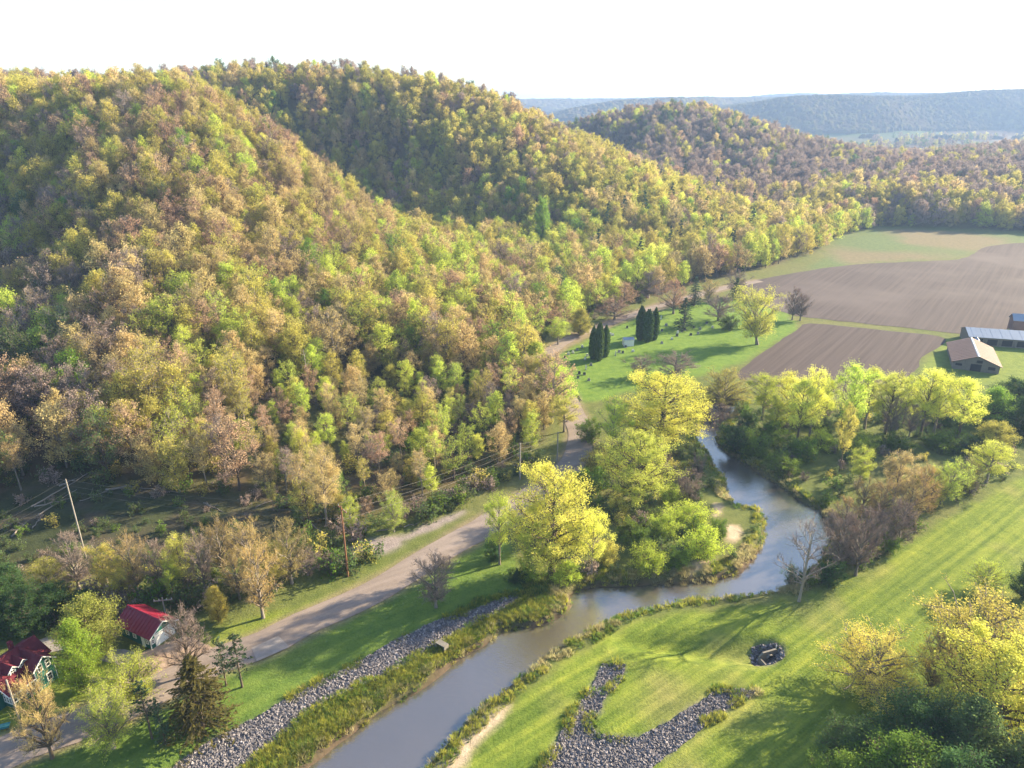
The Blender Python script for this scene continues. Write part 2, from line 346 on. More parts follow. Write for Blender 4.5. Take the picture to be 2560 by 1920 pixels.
def ground_tint(x, y, z):
    c = np.tile(np.array([[0.105, 0.135, 0.035]]), (len(x), 1)); mown = np.zeros(len(x))
    n1 = fbm(x, y, 18, 71); n2 = fbm(x, y, 5, 72); n3 = fbm(x, y, 120, 75)
    c = lerp3(c, np.clip(n1 * 1.6 + 0.35, 0, 1) * 0.6, (0.19, 0.165, 0.075))
    # far valley floor: hay land, bare fields
    far = sstep(800, 1000, y); c = lerp3(c, far, (0.05, 0.06, 0.03))
    cellf = vnoise(np.floor(x / 160) * 160, np.floor(y / 130) * 130, 50, 81)
    c = lerp3(c, far * (cellf > 0.55), (0.08, 0.062, 0.05)); c = lerp3(c, far * (cellf < 0.25), (0.055, 0.085, 0.03))
    hill = sstep(0.5, 5, sdf(HILL, x, y)) * (y < 1100)
    c = lerp3(c, hill, (0.115, 0.085, 0.05)); c = lerp3(c, hill * np.clip(n2 * 2.2 + 0.45, 0, 1) * 0.6, (0.06, 0.095, 0.025))
    def paint(poly, colr, w=0.6, amt=1.0, mn=0.0, m=None):
        nonlocal c, mown
        poly = np.asarray(poly); lo = poly.min(0) - 8; hi = poly.max(0) + 8
        s = (x > lo[0]) & (x < hi[0]) & (y > lo[1]) & (y < hi[1])
        k = np.zeros(len(x)); k[s] = sstep(-w, w, sdf(poly, x[s], y[s]) + fbm(x[s], y[s], 2.5, 88) * w * 2) * amt
        if m is not None: k = k * m
        c = lerp3(c, k, colr); mown = np.maximum(mown * (1 - k), k * mn) if mn else mown * (1 - k)
    paint(MEADOW_FAR, (0.11, 0.15, 0.055), 3); paint(MEADOW_FAR, (0.20, 0.15, 0.095), 5, 0.75, 0, np.clip(fbm(x, y, 45, 90) * 5 + 0.55, 0, 1))
    paint(CEMETERY, (0.13, 0.21, 0.034), 1.5)
    paint(BARNYARD, (0.155, 0.205, 0.038), 1.5)
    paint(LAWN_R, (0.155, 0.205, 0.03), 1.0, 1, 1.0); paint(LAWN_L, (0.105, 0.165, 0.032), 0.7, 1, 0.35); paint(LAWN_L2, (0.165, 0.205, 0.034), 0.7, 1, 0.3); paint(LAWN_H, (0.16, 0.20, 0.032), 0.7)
    k_ = mown * np.clip(fbm(x, y, 9, 171) * 4 - 0.35, 0, 1) * 0.55; c = lerp3(c, k_, (0.23, 0.20, 0.085)); k_ = mown * np.clip(fbm(x, y, 14, 172) * 4 - 0.2, 0, 1) * 0.5; c = lerp3(c, k_, (0.085, 0.135, 0.022))
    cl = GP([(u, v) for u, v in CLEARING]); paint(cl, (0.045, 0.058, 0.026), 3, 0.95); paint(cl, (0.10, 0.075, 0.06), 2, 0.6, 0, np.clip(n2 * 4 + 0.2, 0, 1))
    for g in GRAVELS: paint(g, (0.27, 0.23, 0.225), 0.8)
    for g in SANDS: paint(g, (0.46, 0.36, 0.26), 0.5)
    paint(RIP_LEFT, (0.15, 0.138, 0.14), 0.4); paint(RIP_RIGHT, (0.15, 0.138, 0.14), 0.4); paint(PIT, (0.13, 0.12, 0.12), 0.5)
    s = (np.abs(x - 30) < 160) & (y < 310) & (y > 45)
    k = np.zeros(len(x)); kk = sdf(RIVER, x[s], y[s]); k[s] = sstep(-0.9, 0.3, kk + fbm(x[s], y[s], 4, 61)); c = lerp3(c, k, (0.10, 0.075, 0.05))
    k[:] = 0; k[s] = (1 - sstep(2.4, 4.2, dist_line(ROAD, x[s], y[s]) + fbm(x[s], y[s], 5, 60) * 1.2)) * 0.75; c = lerp3(c, k, (0.24, 0.185, 0.13))
    return c, mown
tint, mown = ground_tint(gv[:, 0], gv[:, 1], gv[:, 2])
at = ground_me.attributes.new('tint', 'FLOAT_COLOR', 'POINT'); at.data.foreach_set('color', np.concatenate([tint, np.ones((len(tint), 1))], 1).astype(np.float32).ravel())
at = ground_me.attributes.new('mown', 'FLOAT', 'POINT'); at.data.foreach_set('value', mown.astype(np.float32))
m, n, l, b = new_mat('ground_cover')
ta = nd(n, 'ShaderNodeAttribute', attribute_name='tint'); ma = nd(n, 'ShaderNodeAttribute', attribute_name='mown')
ge = n.new('ShaderNodeTexCoord')
nz = nd(n, 'ShaderNodeTexNoise', i_Scale=0.55, i_Detail=8.0, i_Roughness=0.65); l.new(ge.outputs['Object'], nz.inputs['Vector'])
nf = nd(n, 'ShaderNodeTexNoise', i_Scale=3.2, i_Detail=4.0, i_Roughness=0.7); l.new(ge.outputs['Object'], nf.inputs['Vector'])
pa, pb = G(1700, 1900), G(2560, 1250); ang = math.atan2(pb[1] - pa[1], pb[0] - pa[0])
vr = nd(n, 'ShaderNodeVectorRotate', rotation_type='Z_AXIS'); vr.inputs['Angle'].default_value = -ang; l.new(ge.outputs['Object'], vr.inputs['Vector'])
mp = n.new('ShaderNodeMapping'); mp.inputs['Scale'].default_value = (0.018, 0.62, 1.0); l.new(vr.outputs[0], mp.inputs['Vector'])
ns = nd(n, 'ShaderNodeTexNoise', i_Scale=1.0, i_Detail=5.0, i_Roughness=0.6); l.new(mp.outputs[0], ns.inputs['Vector'])
def math_(op, a, b_=None, c_=None):
    q = nd(n, 'ShaderNodeMath', operation=op)
    for i, s in enumerate((a, b_, c_)):
        if s is None: continue
        if isinstance(s, (int, float)): q.inputs[i].default_value = s
        else: l.new(s, q.inputs[i])
    return q.outputs[0]
st = math_('MULTIPLY', math_('SUBTRACT', ns.outputs[0], 0.5), ma.outputs['Fac'])
val = math_('ADD', math_('MULTIPLY_ADD', math_('SUBTRACT', nz.outputs[0], 0.5), 1.0, 1.0), math_('MULTIPLY', math_('SUBTRACT', nf.outputs[0], 0.5), 0.9))
val = math_('MULTIPLY_ADD', st, 2.0, val)
hs = n.new('ShaderNodeHueSaturation'); l.new(ta.outputs['Color'], hs.inputs['Color']); l.new(val, hs.inputs['Value'])
hu = math_('MULTIPLY_ADD', math_('SUBTRACT', nz.outputs[0], 0.5), -0.06, 0.5); hu = math_('MULTIPLY_ADD', st, -0.12, hu); l.new(hu, hs.inputs['Hue'])
l.new(hs.outputs[0], b.inputs['Base Color']); b.inputs['Roughness'].default_value = 0.95; b.inputs['Specular IOR Level'].default_value = 0.1
bp = nd(n, 'ShaderNodeBump', i_Strength=0.6, i_Distance=0.25); l.new(math_('ADD', nf.outputs[0], nz.outputs[0]), bp.inputs['Height']); l.new(bp.outputs[0], b.inputs['Normal'])
ground_me.materials.append(m)
ground = link('ground', ground_me); tag(ground, 'rolling valley floor and hillsides under grass and leaf litter', kind='structure')

# ------------------------------------------------------------------ sheets laid on the ground
def sheet(name, poly, mat, step=3.0, lift=0.06, edge=0.0, seed=1, lvl=None, label=None, bstep=1.0):
    p = smooth_line(np.asarray(poly), bstep, True) if edge >= 0 else np.asarray(poly)
    if edge > 0:
        nrm = np.roll(p, -1, 0) - np.roll(p, 1, 0); nrm = np.stack([nrm[:, 1], -nrm[:, 0]], 1) / (np.linalg.norm(nrm, axis=1)[:, None] + 1e-9)
        p = p + nrm * (fbm(p[:, 0], p[:, 1], 3.0, seed)[:, None] * 2 * edge)
    lo, hi = p.min(0), p.max(0)
    qx, qy = np.meshgrid(np.arange(lo[0], hi[0], step), np.arange(lo[1], hi[1], step))
    qx = qx.ravel() + np.random.default_rng(seed).uniform(-.2, .2, qx.size) * step; qy = qy.ravel()
    ins = sdf(p, qx, qy) > step * 0.35
    pts = [Vector(a) for a in p] + [Vector((a, c)) for a, c in zip(qx[ins], qy[ins])]
    edges = [(i, (i + 1) % len(p)) for i in range(len(p))]
    vo, eo, fo, *_ = delaunay_2d_cdt(pts, edges, [list(range(len(p)))], 1, 1e-4)
    vv = np.array([(a.x, a.y) for a in vo]); zz = terrain(vv[:, 0], vv[:, 1]) + lift if lvl is None else np.full(len(vv), lvl)
    tris = np.array([f for f in fo if len(f) == 3])
    me = mesh_np(name, np.column_stack([vv, zz]), tris, smooth=True); me.materials.append(mat)
    nn = np.array([q.normal.z for q in me.polygons][:1])
    if nn[0] < 0: me.flip_normals()
    o = link(name, me); tag(o, label, kind='structure'); return o

# water
m, n, l, b = new_mat('river_water')
ge = n.new('ShaderNodeTexCoord')
mp = n.new('ShaderNodeMapping'); mp.inputs['Scale'].default_value = (1.0, 1.6, 1.0); mp.inputs['Rotation'].default_value = (0, 0, 0.6); l.new(ge.outputs['Object'], mp.inputs['Vector'])
n1 = nd(n, 'ShaderNodeTexNoise', i_Scale=1.7, i_Detail=6.0, i_Roughness=0.65, i_Distortion=0.6); l.new(mp.outputs[0], n1.inputs['Vector'])
n2 = nd(n, 'ShaderNodeTexNoise', i_Scale=0.07, i_Detail=3.0); l.new(ge.outputs['Object'], n2.inputs['Vector'])
mx = nd(n, 'ShaderNodeMix', data_type='RGBA'); mx.inputs[6].default_value = (0.06, 0.052, 0.048, 1); mx.inputs[7].default_value = (0.11, 0.092, 0.08, 1); l.new(n2.outputs[0], mx.inputs[0]); l.new(mx.outputs[2], b.inputs['Base Color'])
b.inputs['Roughness'].default_value = 0.08; b.inputs['IOR'].default_value = 2.15; b.inputs['Specular IOR Level'].default_value = 1.0
bp = nd(n, 'ShaderNodeBump', i_Strength=0.28, i_Distance=0.2); l.new(n1.outputs[0], bp.inputs['Height']); l.new(bp.outputs[0], b.inputs['Normal'])
cen = RIVER
off = []
for bank, sg in ((lb, -1), (rb_, -1)):
    t = np.gradient(bank, axis=0); nr = np.stack([-t[:, 1], t[:, 0]], 1); nr /= np.linalg.norm(nr, axis=1)[:, None] + 1e-9
    q = bank + nr * 3.0 * 1.0; inn = sdf(RIVER, q[:, 0], q[:, 1]).mean() > 0
    off.append(bank - nr * 2.2 * (1 if inn else -1))
wv, wf = [], []
# water as one sheet of strips between the widened banks
L1 = off[0]; L2 = off[1][::-1]
def resample(p, k):
    d = np.r_[0, np.cumsum(np.linalg.norm(np.diff(p, axis=0), axis=1))]; t = np.linspace(0, d[-1], k)
    return np.column_stack([np.interp(t, d, p[:, 0]), np.interp(t, d, p[:, 1])])
wp = np.concatenate([off[0], off[1]])
pts = [Vector(a) for a in wp]
vo, eo, fo, *_ = delaunay_2d_cdt(pts, [(i, (i + 1) % len(pts)) for i in range(len(pts))], [list(range(len(pts)))], 1, 1e-4)
wme = mesh_np('river', np.array([(a.x, a.y, WATER_Z) for a in vo]), np.array([f for f in fo if len(f) == 3])); wme.materials.append(m)
if wme.polygons[0].normal.z < 0: wme.flip_normals()
river = link('river', wme); tag(river, 'small brown and blue river winding through the valley', kind='structure')

# road
def soil_mat(name, c1, c2, scale, stretch=None, angle=0.0, big=None, furrow=0.0):
    m, n, l, b = new_mat(name)
    ge = n.new('ShaderNodeTexCoord')
    vr = nd(n, 'ShaderNodeVectorRotate', rotation_type='Z_AXIS'); vr.inputs['Angle'].default_value = -angle; l.new(ge.outputs['Object'], vr.inputs['Vector'])
    mp = n.new('ShaderNodeMapping'); mp.inputs['Scale'].default_value = stretch or (1, 1, 1); l.new(vr.outputs[0], mp.inputs['Vector'])
    a = nd(n, 'ShaderNodeTexNoise', i_Scale=scale, i_Detail=7.0, i_Roughness=0.65); l.new(mp.outputs[0], a.inputs['Vector'])
    f = nd(n, 'ShaderNodeTexNoise', i_Scale=2.5, i_Detail=3.0, i_Roughness=0.7); l.new(ge.outputs['Object'], f.inputs['Vector'])
    cr = n.new('ShaderNodeValToRGB'); cr.color_ramp.elements[0].position = 0.32; cr.color_ramp.elements[1].position = 0.68
    cr.color_ramp.elements[0].color = (*c1, 1); cr.color_ramp.elements[1].color = (*c2, 1)
    sm = nd(n, 'ShaderNodeMath', operation='MULTIPLY_ADD'); l.new(f.outputs[0], sm.inputs[0]); sm.inputs[1].default_value = 0.3; 
    sb = nd(n, 'ShaderNodeMath', operation='SUBTRACT'); l.new(a.outputs[0], sb.inputs[0]); sb.inputs[1].default_value = 0.15; l.new(sb.outputs[0], sm.inputs[2])
    l.new(sm.outputs[0], cr.inputs[0]); last = cr.outputs[0]
    if big:
        g = nd(n, 'ShaderNodeTexNoise', i_Scale=big[0], i_Detail=3.0); l.new(mp.outputs[0] if len(big) > 2 else ge.outputs['Object'], g.inputs['Vector'])
        r2 = nd(n, 'ShaderNodeMapRange'); r2.inputs[1].default_value = 0.45; r2.inputs[2].default_value = 0.7; l.new(g.outputs[0], r2.inputs[0])
        mx = nd(n, 'ShaderNodeMix', data_type='RGBA'); mx.inputs[7].default_value = (*big[1], 1); l.new(r2.outputs[0], mx.inputs[0]); l.new(last, mx.inputs[6]); last = mx.outputs[2]
    l.new(last, b.inputs['Base Color']); b.inputs['Roughness'].default_value = 0.95; b.inputs['Specular IOR Level'].default_value = 0.15
    bp = nd(n, 'ShaderNodeBump', i_Strength=0.5, i_Distance=0.15); l.new(a.outputs[0], bp.inputs['Height']); l.new(bp.outputs[0], b.inputs['Normal'])
    return m
road_m = soil_mat('road_gravel', (0.19, 0.155, 0.135), (0.29, 0.24, 0.215), 0.5, (0.12, 1.0, 1.0), math.radians(32))
pa, pb = G(2248, 820), G(2357, 702); fang = math.atan2(pb[1] - pa[1], pb[0] - pa[0])
field_m = soil_mat('tilled_soil', (0.062, 0.048, 0.048), (0.105, 0.084, 0.082), 0.9, (0.02, 1.0, 1.0), fang, (0.03, (0.125, 0.102, 0.098)))
field2_m = soil_mat('tilled_soil_dark', (0.058, 0.044, 0.043), (0.10, 0.078, 0.075), 0.9, (0.02, 1.0, 1.0), fang)
rv, rf_ = [], []
rt = np.gradient(ROAD, axis=0); rn = np.stack([-rt[:, 1], rt[:, 0]], 1); rn /= np.linalg.norm(rn, axis=1)[:, None]
K = 7
for i, (p, q) in enumerate(zip(ROAD, rn)):
    for k in range(K):
        s = -1 + 2 * k / (K - 1)
        w = road_w(i) * (1 + (0.16 * float(fbm(np.array([p[0]]), np.array([p[1]]), 4.0, 140 + (k > 3))[0]) * 2 if k in (0, K - 1) else 0))
        rv.append((p[0] + q[0] * s * w, p[1] + q[1] * s * w))
rv = np.array(rv); crown = np.tile(0.05 + 0.07 * (1 - np.linspace(-1, 1, K)**2), len(ROAD))
rz = terrain(rv[:, 0], rv[:, 1]) + crown + 0.03
i0 = (np.arange(len(ROAD) - 1)[:, None] * K + np.arange(K - 1)[None]).ravel()
me = mesh_np('gravel_road', np.column_stack([rv, rz]), np.stack([i0, i0 + K, i0 + K + 1, i0 + 1], 1), smooth=True); me.materials.append(road_m)
if me.polygons[0].normal.z < 0: me.flip_normals()
o = link('gravel_road', me); tag(o, 'tan gravel road curving along the foot of the wooded hill', kind='structure')
sheet('driveway', DRIVE, soil_mat('apron_gravel', (0.27, 0.19, 0.14), (0.40, 0.30, 0.23), 0.6), 1.5, 0.035, 0.4, 5, label='gravel apron in front of the garage')
sheet('path', DRIVE2, soil_mat('grey_gravel', (0.22, 0.20, 0.19), (0.34, 0.31, 0.29), 0.6), 1.5, 0.05, 0.4, 6, label='grey gravel lane behind the green house')
sheet('plowed_field', FIELD_BIG, field_m, 4.0, 0.06, 0.8, 7, label='large tilled brown field with fine furrows', bstep=3)
sheet('plowed_field', FIELD_SMALL, field2_m, 3.0, 0.06, 0.5, 8, label='smaller tilled brown field beside the barn', bstep=3)
pv = plain('road_patch', (0.275, 0.245, 0.23), 0.9, 0.3, 1.5)
pc_ = int(np.argmin(np.hypot(*(ROAD - np.array(G(664, 1609))).T))); q0, q1 = max(pc_ - 1, 0), pc_ + 1
pp = [rv[i_ * K + k_] + rn[i_] * (0.0 if k_ else -0.12) for i_, k_ in [(q0, 0), (q1, 0), (q1, 3), (q0, 3)]]
sheet('pavement', np.array(pp), pv, 0.8, 0.165, -1, 9, label='pale paved patch across the gravel road')

# ------------------------------------------------------------------ riprap
def stone_mat(name, a, b2):
    m, n, l, b = new_mat(name); ge = n.new('ShaderNodeNewGeometry')
    cr = n.new('ShaderNodeValToRGB'); cr.color_ramp.elements[0].color = (*a, 1); cr.color_ramp.elements[1].color = (*b2, 1)
    e = cr.color_ramp.elements.new(0.85); e.color = (*[0.5 * (p + q) for p, q in zip(a, b2)], 1)
    l.new(ge.outputs['Random Per Island'], cr.inputs[0]); l.new(cr.outputs[0], b.inputs['Base Color']); b.inputs['Roughness'].default_value = 0.9; b.inputs['Specular IOR Level'].default_value = 0.2
    return m
stone_m = stone_mat('limestone', (0.095, 0.09, 0.10), (0.34, 0.31, 0.315))
_bm = bmesh.new(); bmesh.ops.create_icosphere(_bm, subdivisions=1, radius=1.0)
ICO_V = np.array([v.co[:] for v in _bm.verts]); ICO_F = np.array([[v.index for v in f.verts] for f in _bm.faces]); _bm.free()
BOXV = np.array([(x, y, z) for x in (-1, 1) for y in (-1, 1) for z in (-1, 1)], float); BOXF = np.array([(0, 1, 3, 2), (4, 6, 7, 5), (0, 4, 5, 1), (2, 3, 7, 6), (0, 2, 6, 4), (1, 5, 7, 3)])
def rand_rot(rng, n):
    q = rng.normal(size=(n, 4)); q /= np.linalg.norm(q, axis=1)[:, None]; w, x, y, z = q.T
    return np.stack([np.stack([1 - 2 * (y*y + z*z), 2 * (x*y - z*w), 2 * (x*z + y*w)], 1), np.stack([2 * (x*y + z*w), 1 - 2 * (x*x + z*z), 2 * (y*z - x*w)], 1), np.stack([2 * (x*z - y*w), 2 * (y*z + x*w), 1 - 2 * (x*x + y*y)], 1)], 1)
def stones(name, poly, n, lo, hi, seed, label, grow=0.1):
    rng = np.random.default_rng(seed); p = np.asarray(poly); a, c = p.min(0), p.max(0); xs, ys = [], []
    x = rng.uniform(a[0], c[0], n * 8); y = rng.uniform(a[1], c[1], n * 8)
    k = sdf(p, x, y) + fbm(x, y, 2.5, seed) * 0.7 > -grow; x, y = x[k][:n], y[k][:n]; N = len(x)
    s = lo + (hi - lo) * rng.random(N)**2.2
    V = BOXV[None] * rng.uniform(0.55, 1.0, (N, 8, 3)) * rng.uniform(0.6, 1.0, (N, 1, 3)) * s[:, None, None] * 0.62
    V = np.einsum('nij,nkj->nki', rand_rot(rng, N), V)
    z = terrain(x, y) + s * 0.18
    V += np.stack([x, y, z], 1)[:, None]
    F = (BOXF[None] + 8 * np.arange(N)[:, None, None]).reshape(-1, 4)
    me = mesh_np(name, V.reshape(-1, 3), F); me.materials.append(stone_m)
    o = link(name, me); tag(o, label, kind='stuff'); return o
stones('riprap', RIP_LEFT, 13000, 0.12, 0.34, 11, 'strip of grey riprap stones along the levee above the river')
stones('riprap', RIP_RIGHT, 12500, 0.12, 0.32, 12, 'forked bed of grey riprap stones in the mown grass')
stones('riprap', PIT, 500, 0.15, 0.45, 13, 'ring of grey stones round the culvert outlet')

# ------------------------------------------------------------------ tree shapes
def tube(P0, P1, r0, r1, k=4):
    P0 = np.asarray(P0); P1 = np.asarray(P1); N = len(P0)
    d = P1 - P0; d = d / (np.linalg.norm(d, axis=1)[:, None] + 1e-9)
    a = np.where(np.abs(d[:, 2:3]) > 0.9, np.array([[1.0, 0, 0]]), np.array([[0, 0, 1.0]]))
    u = np.cross(d, a); u /= np.linalg.norm(u, axis=1)[:, None] + 1e-9; w = np.cross(d, u)
    th = np.arange(k) * 2 * math.pi / k
    ring = u[:, None] * np.cos(th)[None, :, None] + w[:, None] * np.sin(th)[None, :, None]
    V = np.concatenate([P0[:, None] + ring * np.asarray(r0).reshape(-1, 1, 1), P1[:, None] + ring * np.asarray(r1).reshape(-1, 1, 1)], 1)
    i = np.arange(k); F = np.stack([i, (i + 1) % k, k + (i + 1) % k, k + i], 1)
    return V.reshape(-1, 3), (F[None] + (2 * k) * np.arange(N)[:, None, None]).reshape(-1, 4)
def chain(P, R, k=5):
    return tube(P[:-1], P[1:], R[:-1], R[1:], k)
def cat(parts):
    V, F, o = [], [], 0
    for v, f in parts:
        if len(v) == 0: continue
        V.append(v); F.append(f + o); o += len(v)
    return (np.concatenate(V), np.concatenate(F)) if V else (np.zeros((0, 3)), np.zeros((0, 4), int))
def unit(a): return a / (np.linalg.norm(a, axis=-1, keepdims=True) + 1e-9)
def leaves(rng, C, size, aspect=0.62, axis=None, jit=0.45):
    N = len(C); n_ = unit(rng.normal(size=(N, 3)))
    u = unit(np.cross(n_, rng.normal(size=(N, 3)))) if axis is None else unit(axis + rng.normal(size=(N, 3)) * 0.3)
    w = unit(np.cross(u, n_)); s = (size * rng.uniform(1 - jit, 1 + jit, N))[:, None]
    V = np.stack([C - u * s * 0.5, C + w * s * aspect * 0.5, C + u * s * 0.5, C - w * s * aspect * 0.5], 1)
    return V.reshape(-1, 3), np.arange(N * 4).reshape(N, 4)
PROF = dict(round=lambda t: np.sqrt(np.clip(1 - (1.9 * (t - 0.47))**2, 0.03, 1)), oval=lambda t: np.clip(np.sin(math.pi * (0.12 + 0.86 * t)), 0.08, 1)**0.8, vase=lambda t: np.where(t < 0.72, 0.42 + 0.8 * t, np.sqrt(np.clip(1 - ((t - 0.72) / 0.3)**2, 0.02, 1))),
            column=lambda t: 0.35 + 0.65 * np.sin(math.pi * np.clip(0.1 + 0.85 * t, 0, 1)), cone=lambda t: np.clip(1.02 - t, 0.03, 1)**0.8, spread=lambda t: np.sqrt(np.clip(1 - (1.5 * (t - 0.35))**2, 0.05, 1)))
def broadleaf(seed, H=15.0, cb=0.3, R=4.5, prof='round', nl=22, ns=6, nt=5, nleaf=1800, ls=0.36, clump=0.32, tr=0.22, stems=1, rise=0.75, twl=0.9, tww=0.018, lean=0.03, inner=0.3, kl=4, twigs=True, droop=0.0, clumps=0.0, spread=0.35):
    """returns (wood v,f), (twigs v,f), (leaves v,f)"""
    rng = np.random.default_rng(seed); pf = PROF[prof]
    wood = []; S = []
    for s in range(stems):
        az = rng.uniform(0, 6.28) + s * 6.28 / stems; tl = (0 if stems == 1 else R * spread)
        zz = np.linspace(0, H * 0.93, 9); w = np.cumsum(rng.normal(0, lean * H / 9, (9, 2)), 0) * (zz / H)[:, None]
        P = np.column_stack([w[:, 0] + math.cos(az) * tl * (zz / H)**0.8, w[:, 1] + math.sin(az) * tl * (zz / H)**0.8, zz])
        rr = tr * (1 - 0.93 * (zz / (H * 0.93)))**0.8 * (1.0 if stems == 1 else 0.75); rr[0] *= 1.35
        S.append((P, rr)); wood.append(chain(P, np.maximum(rr, 0.012), 6 if tr > 0.2 else 5))
    i = np.arange(nl); t = (i + rng.uniform(0.1, 0.9, nl)) / nl
    ze = H * (cb + (1 - cb) * t**0.92); az = i * 2.3999 + rng.uniform(-0.5, 0.5, nl)
    rad = R * pf(t) * (rng.uniform(0.62, 1.08, nl) if inner else 1)
    rad[rng.random(nl) < inner * 0.5] *= 0.55
    zs = np.clip(ze - rise * rad - rng.uniform(0, 0.1, nl) * H, H * cb * 0.75 + 0.2, H * 0.9)
    A, B, M, r0s = np.zeros((nl, 3)), np.zeros((nl, 3)), np.zeros((nl, 3)), np.zeros(nl)
    for q in range(nl):
        P, rr = S[q % stems]
        A[q] = [np.interp(zs[q], P[:, 2], P[:, 0]), np.interp(zs[q], P[:, 2], P[:, 1]), zs[q]]
        r0s[q] = max(0.02, np.interp(zs[q], P[:, 2], rr) * 0.62)
        cx, cy_ = np.interp(ze[q], P[:, 2], P[:, 0]), np.interp(ze[q], P[:, 2], P[:, 1])
        B[q] = [cx + math.cos(az[q]) * rad[q], cy_ + math.sin(az[q]) * rad[q], ze[q] - droop * rad[q]]
    M = (A + B) / 2; M[:, 2] += (rad * 0.18) * (1 if not droop else 2.2); M += rng.normal(0, 0.09, M.shape) * rad[:, None]
    def bez(k, tt): return (1 - tt)[:, None]**2 * A[k] + 2 * ((1 - tt) * tt)[:, None] * M[k] + tt[:, None]**2 * B[k]
    allk = np.arange(nl); st = np.linspace(0, 1, 6)
    for a, b_ in zip(st[:-1], st[1:]):
        wood.append(tube(bez(allk, np.full(nl, a)), bez(allk, np.full(nl, b_)), r0s * (1 - a)**0.9 + 0.012, r0s * (1 - b_)**0.9 + 0.012, kl))
    k = np.repeat(allk, ns); tt = rng.uniform(0.28, 1.0, len(k)); s0 = bez(k, tt)
    ld = unit(B[k] - A[k]); up = np.array([[0, 0, 1.0]]); 
    sdv = unit(ld * 0.7 + rng.normal(0, 0.55, (len(k), 3)) + up * (0.32 - droop))
    sl = (rng.uniform(0.16, 0.38, len(k)) * R)[:, None]; s1 = s0 + sdv * sl
    wood.append(tube(s0, s1, np.full(len(k), 0.035 * max(1, tr / 0.25)), np.full(len(k), 0.014), 3))
    kk = np.repeat(np.arange(len(k)), nt); t2 = rng.uniform(0.2, 1.0, len(kk))[:, None]; w0 = s0[kk] + (s1 - s0)[kk] * t2
    wd = unit(sdv[kk] * 0.7 + rng.normal(0, 0.6, (len(kk), 3)) + up * (0.25 - droop)); w1 = w0 + wd * (rng.uniform(0.5, 1.1, len(kk)) * twl)[:, None]
    if droop: w1[:, 2] -= droop * rng.uniform(0.3, 1.6, len(kk)) * 1.2
    tw = tube(w0, w1, np.full(len(kk), tww), np.full(len(kk), tww * 0.45), 3) if twigs else (np.zeros((0, 3)), np.zeros((0, 4), int))
    if nleaf:
        wt = np.ones(len(kk)) if not clumps else np.exp(rng.normal(0, clumps, len(k)))[kk]
        j = rng.choice(len(kk), nleaf, p=wt / wt.sum()); q = rng.uniform(0.15, 1.08, nleaf)[:, None]
        C = w0[j] + (w1 - w0)[j] * q + rng.normal(0, clump, (nleaf, 3))
        C[:, 2] = np.maximum(C[:, 2], 0.15)
        lf = leaves(rng, C, ls)
    else: lf = (np.zeros((0, 3)), np.zeros((0, 4), int))
    return cat(wood), tw, lf
def conifer(seed, H=12.0, R=3.0, base=0.06, n=9, dz=0.42, sprays=9, ls=0.6, asp=0.3, droop=0.35, power=0.85, tr=0.2, gap=0.0):
    rng = np.random.default_rng(seed); zz = np.linspace(0, H, 8); P = np.column_stack([rng.normal(0, 0.03, 8), rng.normal(0, 0.03, 8), zz])
    wood = [chain(P, np.maximum(tr * (1 - zz / H), 0.015), 6)]; C, AX = [], []; A, B = [], []
    z = H * base
    while z < H * 0.985:
        f = 1 - z / H; m = max(4, int(n * (0.5 + 0.5 * f)))
        for q in range(m):
            if rng.random() < gap: continue
            az = rng.uniform(0, 6.28); L = R * f**power * rng.uniform(0.72, 1.1) + 0.1
            d = np.array([math.cos(az), math.sin(az), 0.22 - droop * f]); d /= np.linalg.norm(d)
            p0 = np.array([0, 0, z + rng.uniform(-.2, .2)]); A.append(p0); B.append(p0 + d * L)
            k = max(3, int(sprays * (0.35 + 0.65 * L / R))); t = rng.uniform(0.18, 1.05, k)
            c = p0 + d * L * t[:, None] + rng.normal(0, 0.11, (k, 3)) * (0.6 + L / R); c[:, 2] -= 0.12 * t * L / R
            C.append(c); side = np.array([-d[1], d[0], 0]); AX.append(d[None] + side[None] * rng.normal(0, 0.8, (k, 1)) + np.array([[0, 0, -0.25]]))
        z += dz * (0.6 + 0.5 * f) * rng.uniform(0.8, 1.2)
    wood.append(tube(np.array(A), np.array(B), np.full(len(A), 0.035), np.full(len(A), 0.01), 3))
    C = np.concatenate(C); AX = np.concatenate(AX)
    return cat(wood), (np.zeros((0, 3)), np.zeros((0, 4), int)), leaves(rng, C, ls, asp, AX)
def columnar(seed, H=9.0, R=1.0, n=5200):
    rng = np.random.default_rng(seed); t = rng.random(n)**0.85; az = rng.uniform(0, 6.28, n)
    pr = np.minimum(1, 0.55 + 2.5 * t) * np.clip((1 - t) / 0.3, 0.08, 1)**0.6
    rr = R * pr * (rng.uniform(0.6, 1.12, n)) * (1 + 0.16 * np.sin(az * 3 + seed) + 0.08 * np.sin(az * 7 + t * 5))
    C = np.column_stack([rr * np.cos(az), rr * np.sin(az), 0.15 + t * H * (1 + 0.03 * np.sin(az * 2))])
    zz = np.linspace(0, H * 0.9, 5); P = np.column_stack([zz * 0, zz * 0, zz])
    AX = np.tile(np.array([[0, 0, 1.0]]), (n, 1)) + np.column_stack([np.cos(az), np.sin(az), az * 0]) * 0.25
    return chain(P, 0.16 * (1 - zz / H) + 0.02, 5), (np.zeros((0, 3)), np.zeros((0, 4), int)), leaves(rng, C, 0.42, 0.42, AX)

